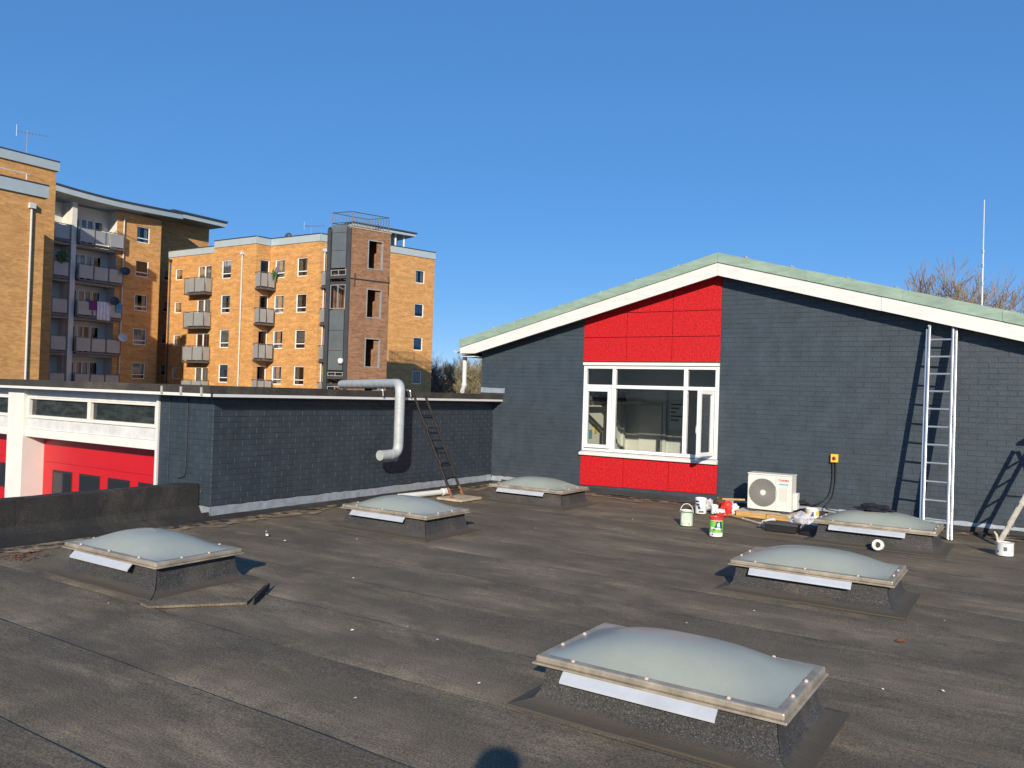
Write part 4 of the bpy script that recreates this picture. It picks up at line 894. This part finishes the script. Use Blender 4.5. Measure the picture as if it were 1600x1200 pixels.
def balcony(root, F, a, b_, z0, z1, dep, npan, mat='balcony_metal'):
    mb = MB(); F.box(mb, a, b_, .004, dep, z0, z0+.13); s_ = mb.build('balcony', 'balcony_dark', root)
    w_ = (b_-a)/npan
    for k in range(npan):
        mb = MB(); F.box(mb, a+k*w_+.06, a+(k+1)*w_-.06, dep-.03, dep-.005, z0+.22, z1-.10); mb.build('panel', mat, s_)
    for u in (a, b_-.03): mb = MB(); F.box(mb, u, u+.03, .10, dep-.10, z0+.22, z1-.10); mb.build('side_panel', mat, s_)
    mb = MB(); F.box(mb, a-.01, b_+.01, dep-.045, dep+.005, z1-.045, z1)
    for k in range(npan+1): u = a+k*w_; F.box(mb, u-.022, u+.022, dep-.04, dep, z0+.131, z1-.046)
    for u in (a-.01, b_-.03): F.box(mb, u, u+.04, .005, dep-.046, z1-.045, z1)
    mb.build('railing', 'balcony_dark', s_)
def aerial(root, p, h, ang=0):
    x, y, z = p; mb = MB(); mb.tube([(x, y, z), (x, y, z+h)], .03, 5); c, s = math.cos(ang), math.sin(ang)
    mb.tube([(x-c*.6, y-s*.6, z+h*.96), (x+c*1.3, y+s*1.3, z+h*.92)], .022, 4)
    for k in range(9): q = -.5+.2*k; l = .28-.012*k; mb.tube([(x+c*q-s*l, y+s*q+c*l, z+h*.94), (x+c*q+s*l, y+s*q-c*l, z+h*.94)], .012, 4)
    mb.tube([(x-c*.6, y-s*.6, z+h*.8), (x-c*.6, y-s*.6, z+h*1.12)], .010, 4)
    return mb.build('aerial', 'lead', root)
ROW = [11.42-2.72*k for k in range(6)]
# ---- right hand block of flats (corner block with green-grey parapet)
fc = thing('apartment_block', (-48, 46, GZ), 'orange brick flats with pale parapet behind the brown drill tower', 'building', 'orange brick flats')
C1, C2, C3, C4_ = Facet((-61.2, 41), (-50.25, 41)), Facet((-50.25, 41), (-50.1, 42.25)), Facet((-50.1, 42.25), (-44.77, 42.3)), Facet((-44.77, 42.3), (-41.92, 52.27))
h1, h2, h3, h4 = [], [], [], []
for k, z in enumerate(ROW):
    h1 += [(.95, 1.90, z-1.22, z-.28), (3.95, 5.65, z-2.3, z-.22), (6.92, 8.04, z-1.40, z+.05)]
    h2 += [(.40, 1.20, z-2.25, z-.02)]
    h3 += [(.55, 1.63, z-1.42, z), (2.97, 4.07, z-1.42, z)]
    h4 += [(8.5, 9.39, z-1.03, z+.05), (.9, 1.8, z-2.2, z-.2), (4.2, 5.3, z-1.4, z)]
TOPC = 12.52
facet_wall(fc, C1, GZ, 12.14, [h for h in h1], 'orange_brick'); 
mb = MB(); 
for a, b_ in ((5.97, 10.95),): mb.add([C1.P(a, 12.141), C1.P(b_, 12.141), C1.P(b_, TOPC), C1.P(a, TOPC)], [(0, 1, 2, 3)])
mb.build('wall', 'orange_brick', fc)
for F, h in ((C2, h2), (C3, h3), (C4_, h4)): facet_wall(fc, F, GZ, TOPC, h, 'orange_brick')
for i, h in enumerate(h1):
    k, j = divmod(i, 3)
    window(fc, C1, *h, split=('none', 'mid', 'low')[j], style=(('none', 'left', 'half')[rw.randrange(3)] if j == 0 else None))
    if j == 1: balcony(fc, C1, 3.30, 5.86, ROW[k]-2.62, ROW[k]-1.25, .75, 2)
for k, h in enumerate(h2):
    window(fc, C2, *h, split='none', style=('none', 'left', 'brown', 'brown', None, None)[k]); balcony(fc, C2, -.05, 1.22, ROW[k]-2.4, ROW[k]-1.08, .8, 2)
for i, h in enumerate(h3): window(fc, C3, *h, style='blue' if i == 6 else None)
for i, h in enumerate(h4):
    k, j = divmod(i, 3); window(fc, C4_, *h, split='none', style='blue' if j == 0 and k else None)
    if j == 1: balcony(fc, C4_, .12, 2.2, ROW[k]-2.4, ROW[k]-1.15, .8, 2)
def parapet(root, F, u0, u1, z0, z1, proud=.06):
    mb = MB(); F.box(mb, u0, u1, -.35, proud, z0, z1); o = mb.build('parapet', 'grey_band', root)
    mb = MB(); F.box(mb, u0-.0, u1+.0, -.38, proud+.05, z1+.001, z1+.05); mb.build('coping', 'steel', o)
parapet(fc, C1, 0, 5.965, 12.142, 12.66); parapet(fc, C1, 5.97, 10.99, TOPC+.002, 13.06); parapet(fc, C2, .07, 1.16, TOPC+.002, 13.06); parapet(fc, C3, .07, 5.37, TOPC+.002, 13.06); parapet(fc, C4_, .07, C4_.L, TOPC+.002, 13.06)
# body, roof deck and hidden faces
bk = MB(); bk.add([(-61.2, 41, GZ), (-61.2, 54, GZ), (-61.2, 54, 12.14), (-61.2, 41, 12.14)], [(0, 1, 2, 3)])
bk.add([(-41.92, 52.27, GZ), (-41.92, 52.27, TOPC), (-52, 54, TOPC), (-52, 54, GZ)], [(0, 1, 2, 3)])
bk.build('wall', 'orange_brick', fc)
MB().add([(-61.2, 41.2, 12.3), (-50.3, 41.2, 12.3), (-50.2, 42.5, 12.3), (-45, 42.5, 12.3), (-42.2, 52.2, 12.3), (-52, 54, 12.3), (-61.2, 54, 12.3)], [(0, 1, 2, 3, 4, 5, 6)]).build('roof', 'felt_dark', fc)
for F, u in ((C1, 9.45), (C4_, .35), (C1, .35)):
    mb = MB(); mb.tube([F.P(u, GZ, .09), F.P(u, 11.75, .09)], .055, 7); F.box(mb, u-.13, u+.13, .02, .2, 11.76, 11.98); mb.build('downpipe', 'white_old' if u > .4 or F is C4_ else 'steel', fc)
# glazed stair head on the roof
ph_ = MB(); C4_.box(ph_, 3.2, 9.0, -4.6, -.9, 14.30, 14.52); po = ph_.build('stair_head', 'grey_band', fc)
mb = MB()
for u in (3.8, 4.7, 5.6, 6.5, 7.4, 8.2): C4_.box(mb, u-.06, u+.06, -1.5, -1.38, 12.3, 14.298)
mb.build('mullion', 'upvc', po); mb = MB(); C4_.box(mb, 3.8, 8.2, -1.46, -1.42, 12.9, 14.297); mb.build('pane', 'pane', po); mb = MB(); C4_.box(mb, 3.8, 8.2, -2.6, -2.4, 12.3, 14.296); mb.build('wall', 'render_white', po)
mb = MB(); C4_.box(mb, 3.1, 9.1, -4.7, -.8, 14.521, 14.62); mb.build('coping', 'steel', po)
aerial(fc, (-47.2, 43.6, 12.3), 1.9, .3)
mb = MB(); mb.tube([(-49.0, 43.0, 12.3), (-49.0, 43.0, 13.3)], .03, 5); mb.lathe((-49.0, 42.9, 13.35), [(.30, -.10), (.22, -.03), (0, .02)], 14, (.4, -1, .25)); mb.build('satellite_dish', 'steel', fc)
tag(crumple('balcony_plant', (-49.3, 42.0, 10.25), .2, .2, .28, 'leaf_green', None, .6, 41, org=(-49.25, 41.95, 9.9)), 'green plant on the top balcony in the inner corner of the flats', 'plant')
# ---- middle block with deep balconies and curved roof edge
fb_ = thing('apartment_block', (-62, 38, GZ), 'orange brick flats with stacked balconies under a curved roof edge', 'building', 'orange brick flats')
B1 = Facet((-61.5, 26), (-61.5, 36.55)); B2 = Facet((-61.5, 36.55), (-61.5, 40.4)); BR = Facet((-62.7, 26), (-62.7, 36.55)); B3 = Facet((-64.3, 40.4), (-64.3, 47.05))
ROWB = [14.35-2.77*k for k in range(7)]
hb = [(10.25-8.55, 11.38-8.55, z-1.33, z) for z in ROWB]; facet_wall(fb_, B2, GZ, 15.15, hb, 'orange_brick')
for i, h in enumerate(hb): window(fb_, B2, *h, style=('both', 'none', 'both', 'full', 'half', 'full', 'full')[i])
MB().add([(-61.5, 40.4, GZ), (-64.3, 40.4, GZ), (-64.3, 40.4, 15.3), (-61.5, 40.4, 15.3)], [(0, 1, 2, 3)]).build('wall', 'orange_brick', fb_)
MB().add([(-61.5, 36.55, GZ), (-62.7, 36.55, GZ), (-62.7, 36.55, 15.15), (-61.5, 36.55, 15.15)], [(3, 2, 1, 0)]).build('wall', 'render_white', fb_)
h3b = []
for z in ROWB: h3b += [(2.25, 3.1, z-3.7, z-2.75)]
facet_wall(fb_, B3, GZ, 15.9, h3b, 'orange_brick')
for h in h3b: window(fb_, B3, *h, split='none', style='half')
MB().add([(-64.3, 47.05, GZ), (-72, 47.05, GZ), (-72, 47.05, 15.9), (-64.3, 47.05, 15.9)], [(0, 1, 2, 3)]).build('wall', 'orange_brick', fb_)
# recessed white wall with doors, balconies in front
hr = []
for z in ROWB: hr += [(7.55, 8.25, z-2.2, z-.12), (8.35, 9.35, z-2.2, z-.1), (9.42, 10.1, z-1.5, z-.1), (3.6, 4.9, z-2.2, z-.1), (5.4, 6.2, z-1.5, z-.1)]
facet_wall(fb_, BR, GZ, 15.15, hr, 'render_white')
for i, h in enumerate(hr): window(fb_, BR, *h, split=('none', 'mid', 'none', 'mid', 'none')[i % 5], style=('blue', None, 'none', 'blue', 'none')[i % 5] if i < 10 else rw.choice(['full', 'both', 'brown', 'left']))
for k, z in enumerate(ROWB):
    mb = MB(); B1.box(mb, .2, 10.54, -1.19, -.05, z-2.52, z-2.36); mb.build('floor_slab', 'soffit', fb_)
    balcony(fb_, B1, 7.42, 10.98, z-2.34, z-1.02, .38, 3)
    balcony(fb_, B1, 3.2, 6.75, z-2.34, z-1.02, .30, 3)
mb = MB(); B1.box(mb, 6.95, 7.32, -.42, .1, GZ, 15.12); mb.build('column', 'render_white', fb_)
mb = MB(); B1.box(mb, 6.9, 6.99, -1.19, -.43, GZ, 15.10); mb.build('partition', 'render_white', fb_)
mb = MB(); mb.tube([B2.P(.55, GZ, .09), B2.P(.55, 14.75, .09)], .05, 7); mb.build('downpipe', 'white_old', fb_)
# curved overhanging roof
mb = MB(); n = 16; A = []
for i in range(n+1):
    q = i/n; y = 26+(42.0-26)*q; z = 15.28+2.6*(max(0, (.60-q))**2)+.95*max(0, (q-.62))**1.3; ov = .55+.55*math.sin(math.pi*min(1, max(0, q)))
    for x, zz in ((-61.5+ov, z), (-61.5+ov, z+.42), (-71, z+.62), (-71, z+.15)): A.append((x, y, zz))
F = []
for i in range(n):
    for k in range(4): F.append((i*4+k, i*4+(k+1) % 4, i*4+4+(k+1) % 4, i*4+4+k))
F += [(0, 3, 2, 1), tuple(n*4+k for k in range(4))]
ro2 = mb.add(A, F).build('roof', 'grey_band', fb_)
mb = MB(); A2 = []
for i in range(n+1): p = A[i*4+1]; A2 += [(p[0]+.06, p[1], p[2]+.002), (p[0]+.06, p[1], p[2]+.14), (p[0]-.3, p[1], p[2]+.16), (p[0]-.3, p[1], p[2]+.02)]
mb.add(A2, F).build('roof_edge', 'steel', ro2)
MB().box(-71, -62.6, 39.9, 47.6, 16.05, 16.42).build('roof', 'grey_band', fb_); MB().box(-71, -62.5, 42.1, 47.7, 16.421, 16.58).build('roof_edge', 'steel', fb_)
# satellite dishes and washing
for u, z, c_ in ((9.02, 5.15, 'white_old'), (8.2, 7.95, 'steel'), (9.0, 10.4, 'steel')):
    p = B1.P(u+2, z, .62); MB().lathe(p, [(.36, -.08), (.24, -.02), (0, .02)], 16, (-.9, .45, -.35)).build('satellite_dish', c_, fb_, True)
for k, (u, w_, z0, z1, m_, lb) in enumerate(((8.35, .55, 7.15, 7.85, 'towel_purple', 'purple cloth hung over a balcony rail of the flats'), (8.95, 1.05, 6.45, 7.86, 'towel_white', 'pale lilac towel hung over a balcony rail of the flats'), (10.45, .5, 7.15, 7.86, 'towel_blue', 'blue cloth hung at the balcony end of the flats'))):
    mb = MB(); 
    for i in range(9):
        for z in (z0, z1): mb.v.append(B1.P(u+w_*i/8, z-7.85+ROWB[2]-1.0, .42+.02*(-1)**i))
    mb.f = [[2*i, 2*i+2, 2*i+3, 2*i+1] for i in range(8)]; o = mb.build('hanging_cloth', m_); sm = o.modifiers.new('thick', 'SOLIDIFY'); sm.thickness = .03; tag(o, lb, 'cloth', 'washing on the balconies')
tag(crumple('balcony_plant', (-61.2, 32.2, 10.85), .3, .4, .4, 'leaf_green', None, .6, 43, org=(-61.2, 32.2, 10.4)), 'pale plant on the second balcony beside the left flats', 'plant')
# ---- left block
fa_ = thing('apartment_block', (-52, 20, GZ), 'tall orange brick block of flats at the left edge with grey bands', 'building', 'orange brick flats')
A1, A2_ = Facet((-49.3, 2), (-49.3, 24.85)), Facet((-54.8, 2), (-54.8, 28.25))
facet_wall(fa_, A1, GZ, 12.33, [], 'orange_brick'); facet_wall(fa_, A2_, GZ, 15.45, [], 'orange_brick')
MB().add([(-49.3, 24.85, GZ), (-54.8, 24.85, GZ), (-54.8, 24.85, 12.33), (-49.3, 24.85, 12.33)], [(0, 1, 2, 3)]).build('wall', 'orange_brick', fa_)
MB().add([(-54.8, 28.25, GZ), (-66, 28.25, GZ), (-66, 28.25, 15.45), (-54.8, 28.25, 15.45)], [(0, 1, 2, 3)]).build('wall', 'orange_brick', fa_)
MB().box(-54.79, -49.4, 2, 24.8, 12.4, 12.45).build('roof', 'felt_dark', fa_); MB().box(-66, -54.9, 2, 28.2, 15.5, 15.6).build('roof', 'felt_dark', fa_)
parapet(fa_, A1, 0, A1.L+.12, 12.332, 13.06, .12); parapet(fa_, A2_, 0, A2_.L+.15, 15.452, 16.05, .12)
mb = MB(); mb.tube([A1.P(22.05, GZ, .10), A1.P(22.05, 11.55, .10)], .06, 8); A1.box(mb, 21.88, 22.22, .02, .25, 11.56, 11.86); mb.build('downpipe', 'white_old', fa_)
mb = MB()
for z in (14.0, 14.62): mb.tube([(-54.0, 4, z), (-54.0, 26.2, z)], .035, 5)
for k in range(11): mb.tube([(-54.0, 4+2.2*k, 12.45), (-54.0, 4+2.2*k, 14.64)], .035, 5)
mb.build('railing', 'white_old', fa_); aerial(fa_, (-56.2, 27.0, 15.6), 2.4, 1.1)
# ---- brick drill tower
dt = thing('drill_tower', (-33, 34.5, GZ), 'brown brick drill tower with steel framed side and open windows', 'tower')
TL, TR = Facet((-34.48, 33.16), (-32.84, 33.39)), Facet((-32.84, 33.39), (-32.06, 35.80))
ht = [(1.06, 2.04, z-1.68, z) for z in (10.28, 7.47, 4.63, 1.8, -1.0)]; TT = 10.82
facet_wall(dt, TR, GZ, TT, ht, 'brown_brick')
for h in ht:
    mb = MB(); a, b_, c, d = h
    for u0, u1, z0, z1 in ((a, a+.05, c, d), (b_-.05, b_, c, d), (a+.05, b_-.05, d-.05, d), (a+.05, b_-.05, c, c+.05)): TR.box(mb, u0, u1, -.12, .02, z0, z1)
    wo_ = mb.build('window_opening', 'soffit', dt)
    mb = MB(); TR.box(mb, b_-.34, b_-.05, -.16, -.12, c+.05, d-.05); mb.build('shutter', 'brown_brick', wo_)
# other two faces and inner floors
p2, p3 = TR.P(TR.L, 0), TL.P(0, 0); off = TR.t*TR.L; q3 = Vector((p3.x+off.x, p3.y+off.y, 0))
MB().add([(p2.x, p2.y, GZ), (q3.x, q3.y, GZ), (q3.x, q3.y, TT), (p2.x, p2.y, TT)], [(0, 1, 2, 3)]).build('wall', 'brown_brick', dt)
hq = [(.5, 1.5, z-1.68, z) for z in (10.28, 7.47, 4.63)]; facet_wall(dt, Facet((q3.x, q3.y), (p3.x, p3.y)), GZ, TT, hq, 'brown_brick')
for z in (8.05, 5.2, 2.4, -.4): MB().add([(p3.x+.05, p3.y+.1, z), (-32.9, 33.5, z), (p2.x-.05, p2.y-.05, z), (q3.x+.05, q3.y-.05, z)], [(0, 1, 2, 3)]).build('floor_slab', 'concrete', dt)
MB().add([(p3.x, p3.y, TT-.1), (-32.84, 33.39, TT-.1), (p2.x, p2.y, TT-.1), (q3.x, q3.y, TT-.1)], [(0, 1, 2, 3)]).build('roof', 'felt_dark', dt)
mb = MB(); TR.box(mb, -.03, TR.L+.03, -.2, .04, TT+.001, TT+.06); mb.build('coping', 'concrete', dt)
mb = MB(); TR.box(mb, -.02, TR.L+.02, .002, .05, 7.92, 7.98); mb.tube([TR.P(.25, 7.5, .05), TR.P(.25, 8.3, .05)], .02, 5); mb.tube([TR.P(2.45, 7.2, .05), TR.P(2.45, 8.3, .05)], .02, 5); mb.build('string_rail', 'steel', dt)
mb = MB(); L_ = TL.L
for u in (.0, L_-.26): TL.box(mb, u, u+.26, -.2, .06, GZ, TT-.02)
for z in (8.02, 7.70, 2.28, 1.9, TT-.1): TL.box(mb, .261, L_-.261, -.16, .03, z-.07, z+.07)
mb.build('steel_frame', 'steel', dt)
for z0, z1 in ((9.55, 10.55), (8.55, 9.53), (5.0, 6.15), (3.85, 4.98), (2.72, 3.83), (10.57, 11.0)):
    mb = MB(); TL.box(mb, .33, 1.33, -.02, .05, z0, z1); mb.build('cladding_panel', 'tower_panel', dt)
for z0, z1 in ((8.12, 8.45), (6.22, 7.6), (2.38, 2.62), (.9, 1.8)):
    mb = MB()
    for u0, u1, a, b_ in ((.30, .34, z0, z1), (1.32, 1.36, z0, z1), (.34, 1.32, z1-.04, z1), (.34, 1.32, z0, z0+.04), (.81, .85, z0+.04, z1-.04)): TL.box(mb, u0, u1, -.03, .03, a, b_)
    mb.build('guard_frame', 'balcony_metal', dt)
    mb = MB(); 
    for k in range(8): TL.box(mb, .34+.122*k, .36+.122*k, -.02, 0, z0+.04, z1-.04)
    mb.build('guard_bars', 'steel', dt)
MB().add([(p3.x+.3, p3.y+1.2, GZ), (-33.0, 34.6, GZ), (-33.0, 34.6, TT-.2), (p3.x+.3, p3.y+1.2, TT-.2)], [(0, 1, 2, 3)]).build('inner_wall', 'brown_brick', dt)
mb = MB(); cs = [Vector((p3.x+.2, p3.y+.1, 0)), Vector((-32.95, 33.5, 0)), Vector((p2.x-.1, p2.y-.1, 0)), Vector((q3.x+.1, q3.y-.1, 0))]
for i in range(4):
    a, b_ = cs[i], cs[(i+1) % 4]
    for z in (11.15, 11.75): mb.tube([a+Vector((0, 0, z)), b_+Vector((0, 0, z))], .022, 5)
    n_ = int((b_-a).length/.17)
    for k in range(n_): p = a.lerp(b_, k/n_); mb.tube([p+Vector((0, 0, TT)), p+Vector((0, 0, 11.75))], .022 if k else .04, 4)
mb.build('railing', 'steel', dt)
MB().lathe(TL.P(1.28, 3.25, .15), [(.0, .16), (.14, .12), (.17, 0), (.12, -.14), (0, -.18)], 10).build('flood_lamp', 'tin_white', dt, True)

# ------------------------------------------------------------------ mast on the roof
an = thing('whip_antenna', (-.75, 17.5, 3.0), 'thin white whip antenna rising behind the gable roof', 'antenna')
MB().tube([(-.98, 18.0, 2.9), (-.98, 18.0, 4.75)], [.016, .014], 8).build('mast', 'white_old', an); MB().tube([(-.98, 18.0, 4.75), (-.98, 18.0, 5.72)], [.011, .008], 6).build('whip', 'white_old', an)
for z in (4.72, 4.45, 4.1): MB().lathe((-.98, 18.0, z), [(.026, -.03), (.026, .03)], 8).build('joint', 'lead', an)

# ------------------------------------------------------------------ bare trees
def tree(name, base, h, label, seed, spread=.5, mat='twig', levels=5, lean=0, group='bare trees beyond the roofs'):
    rnd = random.Random(seed); root = thing(name, base, label, 'tree', group); tk, tw = MB(), MB()
    def grow(p, d, L_, r, lv):
        n_ = 3 if lv < 3 else 2; pts = [p]; rs = [r]
        for i in range(n_):
            d = (d+Vector((rnd.gauss(0, .10), rnd.gauss(0, .10), rnd.gauss(.05, .05)))).normalized(); pts.append(pts[-1]+d*L_/n_); rs.append(max(.0125, r*(1-.38*(i+1)/n_)))
        (tk if lv < 3 else tw).tube(pts, rs, 6 if lv < 2 else (4 if lv < 4 else 3), False)
        if lv >= levels: return
        kids = (5 if lv == 0 else 4 if lv < 3 else rnd.choice([3, 4, 5]))
        for k in range(kids):
            q = 1 if k == 0 else rnd.uniform(.35, 1); idx = min(n_-1, int(q*n_)); pp_ = pts[idx].lerp(pts[idx+1], q*n_-idx) if q < 1 else pts[-1]
            s_ = spread*(.35 if k == 0 else 1); a = rnd.random()*6.283; side = Vector((math.cos(a), math.sin(a), rnd.uniform(-.1, .5)))
            grow(pp_, (d+side*s_*rnd.uniform(.7, 1.4)).normalized(), L_*rnd.uniform(.58, .80), rs[-1]*(.85 if k == 0 else .62), lv+1)
    grow(Vector(base), Vector((lean, 0, 1)).normalized(), h*.34, h*.018, 0)
    tk.build('trunk', 'bark', root); tw.build('crown', mat, root)
    return root
def at(depth, lat, z=GZ): return (fw.x*depth/math.hypot(fw.x, fw.y)+r0.x*lat, fw.y*depth/math.hypot(fw.x, fw.y)+r0.y*lat, z)
tree('bare_tree', at(46, 22.4), 14.0, 'bare rounded tree left of two behind the gable roof at right', 3, .46, levels=6)
tree('bare_tree', at(48, 25.2), 13.9, 'bare tree nearest the whip antenna behind the gable roof', 9, .46, levels=6)
tree('bare_tree', at(52, 29.6), 10.6, 'low bare treetop just right of the whip antenna', 14, .55, levels=6)
tree('bare_tree', at(84, -4.5), 10.6, 'bare tree with forked trunk in the gap by the white downpipe', 21, .6, 'twig_green', levels=6)
tree('bare_tree', at(92, -8.2), 10.4, 'bare tree beside the corner of the flats in the gap', 23, .6, 'twig', levels=6)
tree('bare_tree', at(96, -2.6), 10.4, 'bare tree closest to the blue gable wall in the gap', 27, .6, 'twig_green', levels=6)
tree('bare_tree', at(110, -6.5), 11, 'farthest bare tree in the gap left of the gable', 29, .7, 'twig', levels=6)
tree('bare_tree', at(112, -10.5), 11, 'far bare tree half hidden by the right corner of the flats', 33, .7, 'twig', levels=6)
hs = thing('brick_house', at(120, -9), 'small distant brick house among the bare trees', 'house')
c_ = Vector(at(120, -9)); 
MB().box(c_.x-5, c_.x+5, c_.y-4, c_.y+4, GZ, 1.3).build('wall', 'brown_brick', hs)
MB().prism([(c_.x-5.3, c_.y-4.4, 1.3), (c_.x-5.3, c_.y, 3.6), (c_.x-5.3, c_.y+4.4, 1.3)], (10.6, 0, 0)).build('roof', 'tile_roof', hs)
for dx in (-3, 2): MB().box(c_.x+dx, c_.x+dx+1.2, c_.y-4.08, c_.y-4.01, -.6, .7).build('window', 'upvc', hs)
mb = MB(); rnd = random.Random(77)
for k in range(5200):
    d_ = rnd.uniform(70, 118); l_ = rnd.uniform(-16, 6)*d_/100; p = Vector(at(d_, l_, GZ)); hgt = rnd.uniform(1.5, 6.4); a = rnd.random()*6.28; s_ = .035
    q = p+Vector((math.cos(a)*rnd.uniform(.2, 1.4), math.sin(a)*rnd.uniform(.2, 1.4), hgt)); p.z += rnd.uniform(0, 3)
    mb.add([p+Vector((s_, 0, 0)), p+Vector((-s_, s_, 0)), q], [(0, 1, 2)])
tag(mb.build('scrub', 'twig'), 'tangled brown scrub below the distant bare trees', 'scrub', kind='stuff')

# ------------------------------------------------------------------ photographer behind the camera (only the shadow reaches the picture)
def person():
    J = {'pel': ((.12, -.66, .98), .15), 'che': ((.12, -.64, 1.32), .17), 'nec': ((.12, -.62, 1.52), .07), 'chi': ((.11, -.60, 1.60), .075), 'hea': ((.11, -.58, 1.70), .125), 'top': ((.11, -.58, 1.79), .095)}
    E_ = [('pel', 'che'), ('che', 'nec'), ('nec', 'chi'), ('chi', 'hea'), ('hea', 'top')]
    for s_, n_ in ((-1, 'l'), (1, 'r')):
        J.update({'sh'+n_: ((.12+.19*s_, -.62, 1.44), .075), 'el'+n_: ((.10+.25*s_, -.45, 1.18), .05), 'wr'+n_: ((.10+.20*s_, -.42, 1.52), .036), 'ha'+n_: ((.09+.15*s_, -.40, 1.64), .05),
                  'hi'+n_: ((.12+.10*s_, -.66, .90), .10), 'kn'+n_: ((.12+.12*s_, -.64, .50), .065), 'an'+n_: ((.12+.13*s_, -.68, .10), .048), 'to'+n_: ((.12+.13*s_, -.50, .05), .042)})
        E_ += [('che', 'sh'+n_), ('sh'+n_, 'el'+n_), ('el'+n_, 'wr'+n_), ('wr'+n_, 'ha'+n_), ('pel', 'hi'+n_), ('hi'+n_, 'kn'+n_), ('kn'+n_, 'an'+n_), ('an'+n_, 'to'+n_)]
    ks = list(J); me = bpy.data.meshes.new('person'); me.from_pydata([J[k][0] for k in ks], [(ks.index(a), ks.index(b)) for a, b in E_], [])
    o = bpy.data.objects.new('person', me); COL.objects.link(o); sk_ = o.modifiers.new('skin', 'SKIN'); lay_ = me.skin_vertices[0].data if me.skin_vertices else None
    if lay_ is None: me.skin_vertices.new() if hasattr(me.skin_vertices, 'new') else None; lay_ = me.skin_vertices[0].data
    for i, k in enumerate(ks): lay_[i].radius = (J[k][1], J[k][1]); lay_[i].use_root = (k == 'pel')
    o.modifiers.new('sub', 'SUBSURF').levels = 2; o.modifiers['sub'].render_levels = 2; me.materials.append(MATS['jacket'])
    return tag(o, 'person in dark clothing holding up a phone, seen only as a shadow', 'person')
person()
